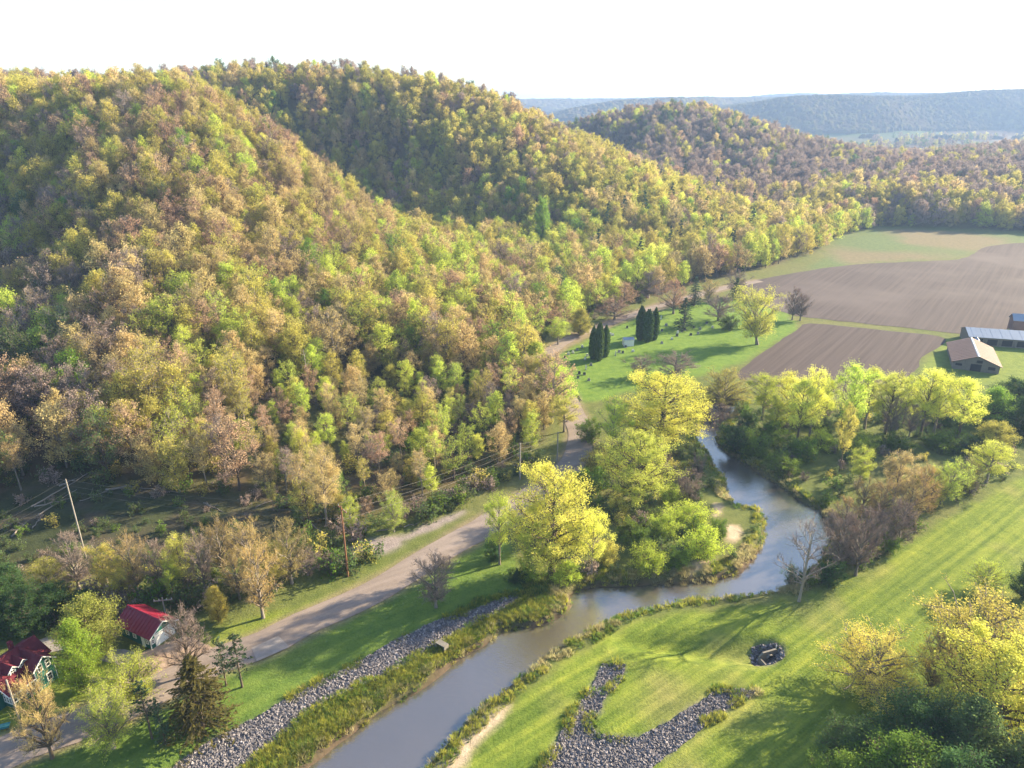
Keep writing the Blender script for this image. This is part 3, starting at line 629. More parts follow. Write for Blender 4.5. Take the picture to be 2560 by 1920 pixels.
class Proto:
    def __init__(s, arr, bark='bark', name='tree', twig_in_crown=False):
        wood, tw, lf = arr; s.bark = bark
        s.h = float(max(wood[0][:, 2].max(), lf[0][:, 2].max() if len(lf[0]) else 0, tw[0][:, 2].max() if len(tw[0]) else 0))
        s.wd = float(np.percentile(np.abs(np.concatenate([a[0] for a in (lf, tw) if len(a[0])])[:, :2]), 99.0)) * 2
        crown_parts = [a for a in (([tw] if twig_in_crown else []) + [lf]) if len(a[0])]
        trunk_parts = [wood] + ([] if twig_in_crown else ([tw] if len(tw[0]) else []))
        tv, tf = cat(trunk_parts); cv, cf = cat(crown_parts)
        s.trunk = mesh_np(name + '_trunk', tv, tf, smooth=True); s.trunk.materials.append(MATS[bark])
        s.crown = mesh_np(name + '_crown', cv, cf); s.crown.materials.append(MATS['leaf_tan'])
        s.tv, s.tf, s.cv, s.cf = tv, tf, cv, cf
    def merged(s, name):
        v, f = cat([(s.tv, s.tf), (s.cv, s.cf)])
        me = mesh_np(name, v, f, np.r_[np.zeros(len(s.tf)), np.ones(len(s.cf))]); me.materials.append(MATS[s.bark]); me.materials.append(MATS['leaf_tan'])
        return me
def set_mat(o, slot, mat):
    o.material_slots[slot].link = 'OBJECT'; o.material_slots[slot].material = mat
def plant(pr, name, leaf, loc, scale=1.0, rz=0.0, label=None, cat_='tree', group=None, bark=None, tilt=(0, 0), crown_name='crown', trunk_name='trunk'):
    e = empty(name, loc, rz); e.rotation_euler = (tilt[0], tilt[1], rz); e.scale = scale if hasattr(scale, '__len__') else (scale,) * 3
    t = link(trunk_name, pr.trunk, e); c = link(crown_name, pr.crown, e)
    set_mat(c, 0, MATS['leaf_' + leaf])
    if bark: set_mat(t, 0, MATS[bark])
    tag(e, label, cat_, group); return e

# prototypes for the woods
rr = random.Random(4)
FOREST = {}
FOREST['bud'] = [Proto(broadleaf(100 + k, H=11.8, cb=0.3, R=3.9, prof=('round', 'spread', 'vase')[k % 3], nl=22, ns=7, nt=7, nleaf=4200, ls=0.21, clump=0.24, tr=0.22, tww=0.02, clumps=0.5), ('bark', 'bark_grey', 'bark')[k % 3], 'wood_bud') for k in range(4)]
FOREST['leafy'] = [Proto(broadleaf(120 + k, H=11.8, cb=0.18, R=3.6, prof=('oval', 'round', 'column', 'oval')[k], nl=26, ns=7, nt=5, nleaf=6000, ls=0.25, clump=0.3, tr=0.2, tww=0.016, clumps=0.6), ('bark', 'bark_grey', 'bark_grey', 'bark')[k], 'wood_leafy') for k in range(4)]
FOREST['tall'] = [Proto(broadleaf(140 + k, H=14.5, cb=0.45, R=3.0, prof=('column', 'vase', 'oval')[k], nl=18, ns=7, nt=6, nleaf=3200, ls=0.23, clump=0.28, tr=0.2, tww=0.018, clumps=0.6), 'bark_pale' if k != 1 else 'bark_grey', 'wood_tall') for k in range(3)]
FOREST['low'] = [Proto(broadleaf(160 + k, H=11, cb=0.1, R=4.3, prof=('round', 'oval', 'spread')[k], nl=18, ns=5, nt=4, nleaf=3000, ls=0.38, clump=0.42, tr=0.2, tww=0.03, clumps=0.7), 'bark', 'wood_low') for k in range(3)]
FOREST['pine'] = [Proto(conifer(180, H=15, R=3.0, base=0.25, n=7, dz=0.8, sprays=9, ls=0.8, asp=0.35, droop=0.2, gap=0.15), 'bark', 'wood_pine')]
FOREST['bush'] = [Proto(broadleaf(190 + k, H=2.6, cb=0.05, R=1.7, prof='round', nl=14, ns=4, nt=3, nleaf=520, ls=0.3, clump=0.24, tr=0.05, stems=4, twl=0.5, tww=0.014, spread=0.5), 'bark', 'wood_bush') for k in range(3)]

# ------------------------------------------------------------------ geometry-node scatter for uncountable growth
def scatter(name, xyz, idx, rot, scl, protos, label, tilt=None):
    """protos: list of mesh objects (kept outside the scene); one 'stuff' object carries the points"""
    pc = bpy.data.collections.new(name + '_kinds')
    for k, o in enumerate(protos):
        o.name = '%s_kind_%03d' % (name, k); pc.objects.link(o)
    me = bpy.data.meshes.new(name); me.vertices.add(len(xyz)); me.vertices.foreach_set('co', np.asarray(xyz, np.float32).ravel())
    a = me.attributes.new('pick', 'INT', 'POINT'); a.data.foreach_set('value', np.asarray(idx, np.int32))
    a = me.attributes.new('turn', 'FLOAT_VECTOR', 'POINT'); tv = np.zeros((len(xyz), 3), np.float32); tv[:, 2] = rot
    if tilt is not None: tv[:, :2] = tilt
    a.data.foreach_set('vector', tv.ravel())
    a = me.attributes.new('size', 'FLOAT_VECTOR', 'POINT'); s = np.asarray(scl, np.float32); s = np.repeat(s[:, None], 3, 1) if s.ndim == 1 else s
    a.data.foreach_set('vector', s.ravel())
    o = link(name, me); tag(o, label, kind='stuff')
    ng = bpy.data.node_groups.new(name + '_nodes', 'GeometryNodeTree')
    ng.interface.new_socket('Geometry', in_out='INPUT', socket_type='NodeSocketGeometry'); ng.interface.new_socket('Geometry', in_out='OUTPUT', socket_type='NodeSocketGeometry')
    N = ng.nodes; L = ng.links
    gi = N.new('NodeGroupInput'); go = N.new('NodeGroupOutput'); ip = N.new('GeometryNodeInstanceOnPoints'); ci = N.new('GeometryNodeCollectionInfo')
    ci.inputs['Collection'].default_value = pc; ci.inputs['Separate Children'].default_value = True; ci.inputs['Reset Children'].default_value = True
    def na(nm, t):
        q = N.new('GeometryNodeInputNamedAttribute'); q.data_type = t; q.inputs['Name'].default_value = nm; return q.outputs['Attribute']
    e2r = N.new('FunctionNodeEulerToRotation')
    L.new(gi.outputs[0], ip.inputs['Points']); L.new(ci.outputs[0], ip.inputs['Instance']); ip.inputs['Pick Instance'].default_value = True
    L.new(na('pick', 'INT'), ip.inputs['Instance Index']); L.new(na('turn', 'FLOAT_VECTOR'), e2r.inputs[0]); L.new(e2r.outputs[0], ip.inputs['Rotation']); L.new(na('size', 'FLOAT_VECTOR'), ip.inputs['Scale'])
    L.new(ip.outputs[0], go.inputs[0])
    md = o.modifiers.new('scatter', 'NODES'); md.node_group = ng
    return o
def kind_obj(me, leaf, slot=1):
    o = bpy.data.objects.new('kind', me); set_mat(o, slot, MATS['leaf_' + leaf]); return o

# ------------------------------------------------------------------ where the woods stand
rng = np.random.default_rng(77)
def jitter_points(x0, x1, y0, y1, step, seed):
    r = np.random.default_rng(seed); qx, qy = np.meshgrid(np.arange(x0, x1, step), np.arange(y0, y1, step))
    qx = qx + (np.arange(qx.shape[0]) % 2)[:, None] * step * 0.5
    return (qx + r.uniform(-.42, .42, qx.shape) * step).ravel(), (qy + r.uniform(-.42, .42, qy.shape) * step).ravel()
fx, fy = jitter_points(-420, 640, 70, 860, 4.5, 5)
hs_ = sdf(HILL, fx, fy); fz = terrain(fx, fy)
u_, v_ = PX(fx, fy, fz)
ok = (hs_ > 1.5 + 2 * fbm(fx, fy, 12, 8)) & (dist_line(ROAD, fx, fy) > np.where(fy > 118, 4.4, 6.5)) & ~inside(CLEARING, u_, v_) & (u_ > -260) & (u_ < 2820) & ~inside(CEMETERY, fx, fy)
ok &= ~((v_ > 1325) & (u_ < 820))
for g in GRAVELS: ok &= sdf(g, fx, fy) < -4
# thin the woods a little by distance so the far slopes stay affordable
ok &= np.random.default_rng(3).random(len(fx)) < np.where(fy < 400, 0.92, 0.72)
fx, fy, fz, u_, v_ = fx[ok], fy[ok], fz[ok], u_[ok], v_[ok]
# leave out what no viewpoint near the camera could see: slopes behind the crests
def hidden(x, y, z, top=16.0):
    n = len(x); blk = np.zeros(n, bool); P = np.array([0, 0, CAM_H])
    for k in np.linspace(0.35, 0.97, 26):
        gx_, gy_ = x * k, y * k; gz_ = terrain(gx_, gy_); blk |= gz_ + 7.0 > CAM_H + (z + top - CAM_H) * k
    return blk
hid = hidden(fx, fy, fz, 20.0)
fx, fy, fz, u_, v_ = fx[~hid], fy[~hid], fz[~hid], u_[~hid], v_[~hid]
NF = len(fx); dist = np.sqrt(fx**2 + fy**2 + (fz - CAM_H)**2)
r = np.random.default_rng(21)
na_, nb_ = fbm(fx, fy, 55, 201) * 2, fbm(fx, fy, 22, 202) * 2
W_ = {}
sl_r = sstep(700, 1250, u_) * sstep(480, 700, v_)                     # lower slope towards the road bend
W_['rust'] = 1.1 + 2.0 * np.clip(na_, 0, 1) - 1.2 * sl_r + 0.5 * (fy < 300)
W_['tan'] = 1.9 + 1.0 * nb_
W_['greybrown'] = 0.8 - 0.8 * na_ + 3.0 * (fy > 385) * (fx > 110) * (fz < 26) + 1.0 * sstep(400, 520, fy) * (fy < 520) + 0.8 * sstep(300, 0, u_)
W_['olive'] = 2.2 - 1.5 * nb_ + 1.4 * sstep(280, 340, fy)
W_['yellowgreen'] = 0.9 + 1.9 * sl_r - 1.6 * na_
W_['green'] = 0.16 + 0.5 * np.clip(-na_ - 0.25, 0, 1) + 0.25 * sl_r
W_['yellow'] = 0.05 + 0.35 * sl_r + 0.4 * (fy > 260) * (fy < 430)
hb = (fy > 470).astype(float)  # far hill: extra grey brown and dull green is bare trees plus painted-in shade
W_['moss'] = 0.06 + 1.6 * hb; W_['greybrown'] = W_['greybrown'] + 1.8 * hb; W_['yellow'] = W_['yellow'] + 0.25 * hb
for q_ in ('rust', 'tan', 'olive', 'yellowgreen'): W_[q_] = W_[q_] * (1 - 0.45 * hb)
lw = sstep(520, 250, u_) * sstep(480, 620, v_); W_['greybrown'] = W_['greybrown'] + 1.4 * lw; W_['moss'] = W_['moss'] + 0.9 * lw; W_['yellowgreen'] = W_['yellowgreen'] * (1 - 0.5 * lw); W_['rust'] = W_['rust'] * 0.8; W_['greybrown'] = W_['greybrown'] * (0.75 + 0.9 * hb)  # lower left slope: darker, cooler leaf colours put in for its broad shadow, besides bare trees
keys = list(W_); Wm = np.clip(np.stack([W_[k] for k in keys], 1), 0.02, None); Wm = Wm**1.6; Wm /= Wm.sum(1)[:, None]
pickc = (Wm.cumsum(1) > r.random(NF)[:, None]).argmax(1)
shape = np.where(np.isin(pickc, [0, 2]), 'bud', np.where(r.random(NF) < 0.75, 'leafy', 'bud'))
edge = (dist < 165) & (r.random(NF) < 0.45); shape = np.where(edge & (shape != 'x'), np.where(r.random(NF) < 0.6, 'tall', shape), shape)
pine = (u_ > 1450) & (u_ < 1950) & (v_ > 470) & (v_ < 720) & (r.random(NF) < 0.06); shape = np.where(pine, 'pine', shape)
far_lod = dist > 360; shape = np.where(far_lod & ~pine, 'low', shape)
scl = r.uniform(0.66, 1.25, NF) * np.where(dist < 150, 0.9, 1.0); rotz = r.uniform(0, 6.28, NF)
scl = scl * np.where((fz < 5) & (u_ > 650) & (u_ < 1380) & (dist < 175), 0.62, 1.0)
onscreen = (u_ > -20) & (u_ < 2580) & (v_ < 1500)
order = np.argsort(np.where(onscreen, dist, 1e9)); IND = np.zeros(NF, bool); IND[order[:290]] = True
LOOK = dict(rust='rusty pink budding', tan='tan budding', greybrown='bare grey brown', olive='olive leafing', yellowgreen='yellow green leafing', green='fresh green leafed', yellow='bright yellow leafing', moss='dull green leafing')
SHAPES = dict(bud='broad hardwood', leafy='full hardwood', tall='slim hardwood', pine='dark white pine', low='round hardwood')
for k in np.where(IND)[0]:
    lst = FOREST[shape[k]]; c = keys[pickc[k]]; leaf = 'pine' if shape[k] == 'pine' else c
    pr = lst[int(r.integers(len(lst)))]
    az_ = fx[k] / fy[k]
    spot = 'above the hillside clearing' if az_ < -0.52 else 'above the row behind the garage' if az_ < -0.33 else 'uphill of the brown power pole' if az_ < -0.18 else 'above the gravel patch' if az_ < -0.06 else 'over the road bend'
    where = ('low in the wood ' if fz[k] < 6 else 'part way up the wood ' if fz[k] < 13 else 'high in the wood ') + spot
    look = '' if shape[k] == 'pine' else LOOK[c] + ' '
    lab = f'{look}{SHAPES[shape[k]]} {where}'
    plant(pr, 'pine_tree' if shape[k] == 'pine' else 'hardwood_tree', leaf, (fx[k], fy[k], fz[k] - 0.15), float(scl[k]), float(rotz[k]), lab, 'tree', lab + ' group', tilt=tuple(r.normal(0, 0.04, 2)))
kinds, kid = [], {}
for sh in FOREST:
    if sh == 'bush': continue
    for j, pr in enumerate(FOREST[sh]):
        mg = pr.merged('wood_kind')
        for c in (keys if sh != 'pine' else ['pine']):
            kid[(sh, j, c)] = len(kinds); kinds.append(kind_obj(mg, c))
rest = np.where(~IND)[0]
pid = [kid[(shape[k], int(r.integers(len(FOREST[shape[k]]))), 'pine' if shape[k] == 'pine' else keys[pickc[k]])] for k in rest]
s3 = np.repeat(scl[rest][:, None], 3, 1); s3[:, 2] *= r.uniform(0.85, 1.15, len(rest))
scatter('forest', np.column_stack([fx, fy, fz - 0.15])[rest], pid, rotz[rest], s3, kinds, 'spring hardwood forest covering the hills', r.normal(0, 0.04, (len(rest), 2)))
print('forest trees', NF, 'individual', IND.sum(), 'time', round(time.time() - T_START, 1))

# ------------------------------------------------------------------ single trees in the valley
_tt = np.concatenate([np.linspace(40, 420, 1600), np.linspace(421, 900, 600)])
def ground_at(u, v):
    """first place where the pixel's ray meets the ground"""
    rx, ry, rzz = ray(u, v); k = _tt
    z = terrain(rx * k, ry * k); below = CAM_H + rzz * k < z
    t = k[int(np.argmax(below))] if below.any() else (-CAM_H / rzz)
    return np.array([rx * t, ry * t, float(tz(rx * t, ry * t))])
HERO = {}
def hero(key, arrs, bark, twc=False): HERO[key] = [Proto(a, bark, key, twc) for a in arrs]
hero('cottonwood', [broadleaf(300 + k, H=20, cb=0.17, R=7.2, prof=('round', 'oval', 'spread')[k], nl=46, ns=9, nt=6, nleaf=36000, ls=0.215, clump=0.36, tr=0.5, kl=5, twl=1.0, tww=0.014, clumps=0.75) for k in range(3)], 'bark')
hero('slimcotton', [broadleaf(310 + k, H=20, cb=0.36, R=4.6, prof=('vase', 'column', 'oval', 'round')[k], nl=28, ns=8, nt=6, nleaf=15000, ls=0.215, clump=0.4, tr=0.34, kl=5, twl=1.0, tww=0.016, clumps=0.95) for k in range(4)], 'bark_grey')
hero('elm', [broadleaf(320 + k, H=13, cb=0.16, R=5.6, prof=('vase', 'round')[k], nl=40, ns=9, nt=7, nleaf=20000, ls=0.165, clump=0.24, tr=0.36, kl=5, rise=1.2, twl=0.9, tww=0.013, droop=0.06, clumps=0.4, stems=2 - k) for k in range(2)], 'bark_grey')
hero('bare', [broadleaf(330 + k, H=13, cb=0.2, R=5.5, prof=('round', 'spread', 'vase')[k], nl=34, ns=10, nt=10, nleaf=2600, ls=0.16, clump=0.12, tr=0.36, kl=5, twl=1.0, tww=0.02, rise=0.7) for k in range(3)], 'bark_grey', True)
hero('snagtree', [broadleaf(340 + k, H=16, cb=0.3, R=5.5, prof='spread', nl=20, ns=7, nt=6, nleaf=300, ls=0.14, clump=0.1, tr=0.34, kl=5, twl=1.2, tww=0.018, stems=2, rise=0.5, spread=0.12) for k in range(2)], 'bark_pale', True)
hero('dense', [broadleaf(350 + k, H=13, cb=0.06, R=4.4, prof=('oval', 'round')[k], nl=44, ns=9, nt=5, nleaf=26000, ls=0.21, clump=0.36, tr=0.3, kl=4, twl=0.8, tww=0.014, clumps=0.6) for k in range(2)], 'bark')
hero('shrub', [broadleaf(360 + k, H=4.2, cb=0.03, R=3.0, prof='round', nl=30, ns=7, nt=4, nleaf=8000, ls=0.19, clump=0.25, tr=0.09, stems=5, kl=3, twl=0.6, tww=0.012, clumps=0.5, spread=0.45) for k in range(3)], 'bark')
hero('brush', [broadleaf(370 + k, H=5.5, cb=0.05, R=3.4, prof='round', nl=26, ns=8, nt=8, nleaf=1500, ls=0.2, clump=0.2, tr=0.1, stems=5, kl=3, twl=0.8, tww=0.02, spread=0.45) for k in range(2)], 'bark_grey', True)
hero('spruce', [conifer(380, H=13, R=4.2, base=0.03, n=12, dz=0.36, sprays=16, ls=0.62, asp=0.3, droop=0.42, power=0.75), conifer(381, H=10, R=2.4, base=0.08, n=9, dz=0.38, sprays=10, ls=0.5, asp=0.3)], 'bark')
hero('pine', [conifer(390 + k, H=11, R=2.6, base=0.3, n=7, dz=0.62, sprays=13, ls=0.5, asp=0.4, droop=0.05, power=0.5, gap=0.2) for k in range(2)], 'bark')
hero('cedar', [columnar(400 + k) for k in range(3)], 'bark')
TR = random.Random(9)
def place(key, leaf, u, vb, vt, w, label, name, j=None, cat_='tree', group=None, bark=None, ground=None):
    lst = HERO[key]; pr = lst[(j if j is not None else TR.randrange(len(lst))) % len(lst)]
    p = ground_at(u, vb); top = W(u, vt, p[1])[2]; h = max(0.5, top - p[2])
    depth = p[1] * CP - (p[2] + h * 0.5 - CAM_H) * SP; wd = w * depth / FOC
    sx = wd / pr.wd; sz = h / pr.h
    return plant(pr, name, leaf, (p[0], p[1], p[2] - 0.08), (sx, sx, sz), TR.uniform(0, 6.28), label, cat_, group, bark, crown_name='crown' if cat_ == 'tree' else 'foliage', trunk_name='trunk' if cat_ == 'tree' else 'stem')
T = place
# along the road and the river loop
T('cottonwood', 'yellow', 1378, 1436, 1152, 225, 'big yellow cottonwood with dense crown between road and river', 'cottonwood_tree', 0)
T('slimcotton', 'yellowgreen', 1249, 1412, 1214, 75, 'slim pale green tree beside the big yellow cottonwood', 'cottonwood_tree', 1)
T('slimcotton', 'yellow', 1478, 1440, 1262, 95, 'smaller yellow tree leaning out from the big cottonwood over the point', 'cottonwood_tree', 3)
T('slimcotton', 'yellowgreen', 1335, 1452, 1300, 80, 'pale green sapling in front of the big yellow cottonwood', 'cottonwood_tree', 0)
T('cottonwood', 'yellow', 1589, 1254, 1064, 195, 'rounded yellow cottonwood on bare trunk amid the river loop', 'cottonwood_tree', 2)
T('cottonwood', 'yellow', 1650, 1112, 926, 238, 'widest yellow cottonwood with dark limbs beside the cemetery lawn', 'cottonwood_tree', 0)
T('slimcotton', 'yellowgreen', 1530, 1130, 985, 90, 'pale green tree by the road bend under the widest cottonwood', 'cottonwood_tree', 3)
T('elm', 'olive', 1808, 1016, 912, 130, 'olive green tree at the upper end of the river', 'elm_tree', 1)
T('elm', 'yellow', 1893, 862, 707, 134, 'vase shaped yellow willow at the cemetery corner by the fields', 'willow_tree', 0)
T('bare', 'greybrown', 1980, 800, 712, 55, 'leafless tree behind the yellow willow at the field edge', 'bare_tree', 0)
T('bare', 'greybrown', 2000, 802, 728, 48, 'leafless tree at the corner of the two tilled fields', 'bare_tree', 2)
T('bare', 'greybrown', 1600, 944, 886, 70, 'small leafless tree on the cemetery lawn beside the spreading oak', 'bare_tree', 2)
T('bare', 'greybrown', 1688, 940, 880, 108, 'low spreading leafless oak on the cemetery lawn', 'bare_tree', 1)
T('bare', 'rust', 1683, 785, 690, 95, 'brown budding oak in the cemetery beside the dark spruce', 'bare_tree', 0)
T('bare', 'greybrown', 1795, 802, 735, 88, 'wide leafless tree between the cemetery spruce and the yellow willow', 'bare_tree', 1)
T('bare', 'tan', 1770, 756, 692, 45, 'pale budding tree at the back of the cemetery', 'bare_tree', 2)
T('bare', 'greybrown', 1620, 745, 672, 100, 'grey leafless tree behind the tall clipped cedars', 'bare_tree', 0)
T('bare', 'rust', 1536, 800, 742, 95, 'low rusty leafless tree by the road above the cedars', 'bare_tree', 1)
T('bare', 'rust', 1560, 765, 700, 90, 'rusty budding tree at the wood edge behind the cemetery', 'bare_tree', 0)
T('bare', 'greybrown', 1840, 742, 672, 60, 'leafless tree where the field lane leaves the cemetery', 'bare_tree', 2)
T('spruce', 'pine', 1709, 822, 742, 52, 'dark spruce standing among the gravestones', 'spruce_tree', 1)
T('spruce', 'pine', 1838, 748, 692, 36, 'dark narrow spruce behind the leafless cemetery trees', 'spruce_tree', 1)
T('spruce', 'pine', 1735, 765, 690, 40, 'dark spruce at the back edge of the cemetery', 'spruce_tree', 1)
T('shrub', 'cedar', 1822, 824, 786, 55, 'dark evergreen bush at the foot of the yellow willow', 'evergreen_bush', 0, 'bush')
for q, (u, vb, vt, w) in enumerate([(1482, 897, 812, 24), (1497, 902, 803, 24), (1513, 893, 810, 22)]):
    T('cedar', 'cedar', u, vb, vt, w, 'clipped columnar cedar in the clump of three beside the road', 'cedar_tree', q, group='roadside cedar clump')
for q, (u, vb, vt, w) in enumerate([(1600, 850, 762, 26), (1618, 855, 770, 26), (1635, 850, 766, 22)]):
    T('cedar', 'cedar', u, vb, vt, w, 'clipped columnar cedar in the clump behind the white shed', 'cedar_tree', q, group='cedar clump behind the shed')
# yellow row behind the river
ROWS = [(1905, 1050, 925, 95, 'yellowgreen'), (1966, 1075, 918, 85, 'yellow'), (1990, 1118, 935, 80, 'yellow'), (2020, 1110, 908, 85, 'yellow'), (2112, 1117, 892, 90, 'yellowgreen'), (2098, 1177, 1000, 45, 'olive'),
        (2160, 1072, 914, 85, 'yellow'), (2212, 1085, 920, 95, 'yellow'), (2300, 1090, 908, 95, 'yellow'), (2333, 1086, 925, 80, 'yellow'), (2392, 1102, 940, 100, 'yellow'), (2060, 1060, 935, 70, 'yellowgreen'), (2255, 1070, 930, 60, 'yellowgreen'), (1935, 1095, 985, 70, 'yellowgreen')]
for q, (u, vb, vt, w, c) in enumerate(ROWS):
    T('slimcotton', c, u, vb, vt, w, dict(yellow='bright yellow', yellowgreen='pale yellow green', olive='thin olive')[c] + ' tall cottonwood in the row between river and tilled field', 'cottonwood_tree', q, group='cottonwood row: ' + c, bark='bark' if q % 3 else None)
T('bare', 'greybrown', 2222, 1098, 985, 60, 'purple grey leafless tree in the yellow cottonwood row', 'bare_tree', 2)
T('bare', 'greybrown', 2272, 1092, 1000, 50, 'thin leafless tree standing under the yellow cottonwood row', 'bare_tree', 0)
for q, (u, vb, vt, w, c) in enumerate([(2470, 1068, 962, 95, 'green'), (2525, 1050, 940, 110, 'darkgreen'), (2560, 1090, 985, 120, 'darkgreen'), (2445, 1045, 985, 60, 'shrubyellow'), (2600, 1020, 930, 120, 'shrub')]):
    T('dense', c, u, vb, vt, w, ['green leafed tree at the end of the yellow row', 'dark green tree below the barnyard', 'dark green tree with low branches beside the mown strip wood', 'small yellow tree under the barnyard trees', 'large green tree below the metal shed'][q], 'leafy_tree', q)
T('dense', 'olive', 2480, 1125, 1050, 90, 'low olive tree in front of the dark barnyard trees', 'leafy_tree', 1)
# between the river and the mown strip
T('slimcotton', 'yellow', 2464, 1208, 1098, 112, 'yellow willow alone at the edge of the mown strip', 'willow_tree', 3)
T('elm', 'yellowgreen', 2352, 1258, 1138, 95, 'yellow green tree next along from the lone willow', 'elm_tree', 0)
T('bare', 'tan', 2292, 1302, 1150, 90, 'tan budding tree at the edge of the mown strip', 'bare_tree', 0)
T('slimcotton', 'yellowgreen', 2144, 1222, 1112, 70, 'thin pale tree in the rough clearing by the river', 'cottonwood_tree', 0)
T('slimcotton', 'tan', 2232, 1260, 1115, 80, 'tan leafing tree in the rough clearing by the river', 'cottonwood_tree', 1)
T('bare', 'tan', 2197, 1318, 1190, 95, 'tan leafless tree between the river and the mown strip', 'bare_tree', 2)
T('bare', 'greybrown', 2138, 1440, 1255, 110, 'large grey leafless tree at the mown edge', 'bare_tree', 0)
T('bare', 'greybrown', 2240, 1372, 1240, 80, 'grey leafless tree over the green bush', 'bare_tree', 1)
T('bare', 'greybrown', 2092, 1425, 1270, 95, 'dark grey leafless tree on the river bank', 'bare_tree', 2)
for q, (u, vb, vt, w, c) in enumerate([(2105, 1345, 1235, 85, 'tan'), (2175, 1375, 1260, 85, 'greybrown'), (2262, 1318, 1190, 85, 'tan'), (2320, 1272, 1165, 75, 'olive'), (2150, 1300, 1190, 80, 'tan'), (2410, 1235, 1150, 70, 'olive'), (2120, 1410, 1310, 75, 'greybrown')]):
    T('bare', c, u, vb, vt, w, dict(tan='tan budding tree', greybrown='grey leafless tree', olive='olive budding tree')[c] + ' in the thicket between river and mown strip', 'bare_tree', q, group='thicket by the mown strip: ' + c)
T('snagtree', 'greybrown', 1997, 1505, 1296, 150, 'pale twin trunked bare tree at the river bend', 'bare_tree', 0)
BUSH = [(1625, 1424, 1358, 108, 'shrubyellow'), (1750, 1392, 1310, 115, 'shrubyellow'), (1578, 1340, 1290, 68, 'shrub'), (1720, 1310, 1258, 120, 'shrubyellow'), (1482, 1224, 1160, 88, 'shrub'), (1414, 1446, 1390, 84, 'shrubyellow'), (1327, 1450, 1392, 70, 'shrubyellow'),
        (1673, 1252, 1205, 60, 'shrubyellow'), (1595, 1375, 1310, 60, 'shrub'), (1660, 1345, 1280, 80, 'shrubyellow'), (1795, 1345, 1290, 60, 'shrub'), (1520, 1410, 1350, 70, 'olive'), (1690, 1415, 1365, 70, 'shrub'), (1540, 1290, 1230, 60, 'olive'), (1240, 1400, 1340, 60, 'darkgreen'),
        (1838, 1128, 1058, 92, 'darkgreen'), (1885, 1140, 1070, 80, 'shrub'), (1920, 1105, 1040, 80, 'shrub'), (1960, 1180, 1130, 90, 'shrub'), (2010, 1150, 1090, 90, 'shrub'), (2060, 1120, 1070, 80, 'shrubyellow'), (2160, 1130, 1080, 90, 'shrubyellow'), (2240, 1125, 1080, 80, 'shrub'), (2340, 1120, 1075, 90, 'shrub'), (2420, 1130, 1080, 80, 'darkgreen'),
        (1984, 1462, 1412, 55, 'darkgreen'), (2070, 1455, 1395, 80, 'darkgreen'), (2218, 1380, 1330, 60, 'shrub'), (2130, 1390, 1320, 90, 'darkgreen'), (2175, 1345, 1285, 80, 'shrub'), (1475, 1105, 1040, 70, 'shrub'), (1490, 1180, 1110, 80, 'olive'), (1440, 1222, 1180, 60, 'darkgreen'), (2000, 1060, 1010, 70, 'darkgreen'), (2120, 1060, 1010, 80, 'darkgreen'), (1870, 1080, 1030, 60, 'darkgreen'), (1290, 1455, 1415, 55, 'darkgreen'),(2350, 1060, 1015, 80, 'darkgreen')]
BL = dict(shrubyellow='sunlit yellow green willow shrub', shrub='rounded green shrub', darkgreen='dark green shrub', olive='olive brown shrub')
for q, (u, vb, vt, w, c) in enumerate(BUSH):
    wh = ('on the point inside the river loop' if u < 1820 and vb > 1200 else 'by the road bend' if u < 1520 else 'beside the mown strip' if vb > 1300 else 'under the tall cottonwood row')
    T('shrub', c, u, vb, vt, w, BL[c] + ' ' + wh, 'shrub', q, 'shrub', group=BL[c] + ' ' + wh)
for q, (u, vb, vt, w) in enumerate([(1725, 1245, 1175, 85), (1745, 1190, 1130, 40), (1105, 1420, 1385, 50), (2090, 1350, 1270, 90), (1790, 1062, 1010, 90)]):
    T('brush', 'greybrown', u, vb, vt, w, ['grey brown thicket of bare brush on the inner river bank', 'thin bare brush by the narrow upper river', 'low bare brush beside the road', 'bare brush between the river and the large grey tree', 'tangle of dark brush at the upper end of the river'][q], 'brush', q, 'shrub')
# mown strip foreground corner
T('elm', 'golden', 2175, 1730, 1572, 255, 'golden young tree at the edge of the mown grass', 'elm_tree', 1)
T('elm', 'golden', 2420, 1735, 1468, 330, 'broad golden tan tree crown over the mown strip', 'elm_tree', 1)
T('cottonwood', 'yellow', 2462, 1890, 1595, 305, 'bright yellow cottonwood above the dark thicket', 'cottonwood_tree', 1)
T('bare', 'tan', 2318, 1745, 1560, 90, 'thin tan tree between the golden crowns', 'bare_tree', 0)
T('elm', 'yellowgreen', 2460, 1482, 1396, 100, 'small yellow tree alone on the mown strip', 'elm_tree', 1)
T('dense', 'darkgreen', 2560, 1500, 1385, 85, 'dark tree on the far side of the mown strip', 'leafy_tree', 0)
T('elm', 'golden', 2590, 1720, 1540, 180, 'golden tree beside the broad tan crown', 'elm_tree', 0)
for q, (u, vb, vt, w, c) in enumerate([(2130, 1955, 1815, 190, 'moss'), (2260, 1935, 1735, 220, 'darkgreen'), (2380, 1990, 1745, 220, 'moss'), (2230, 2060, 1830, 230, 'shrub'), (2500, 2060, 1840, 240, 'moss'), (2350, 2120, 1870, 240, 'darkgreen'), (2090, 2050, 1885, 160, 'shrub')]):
    T('dense', c, u, vb, vt, w, 'shaded dark green tree in the thicket below the golden crowns', 'leafy_tree', q, group='shaded thicket trees')
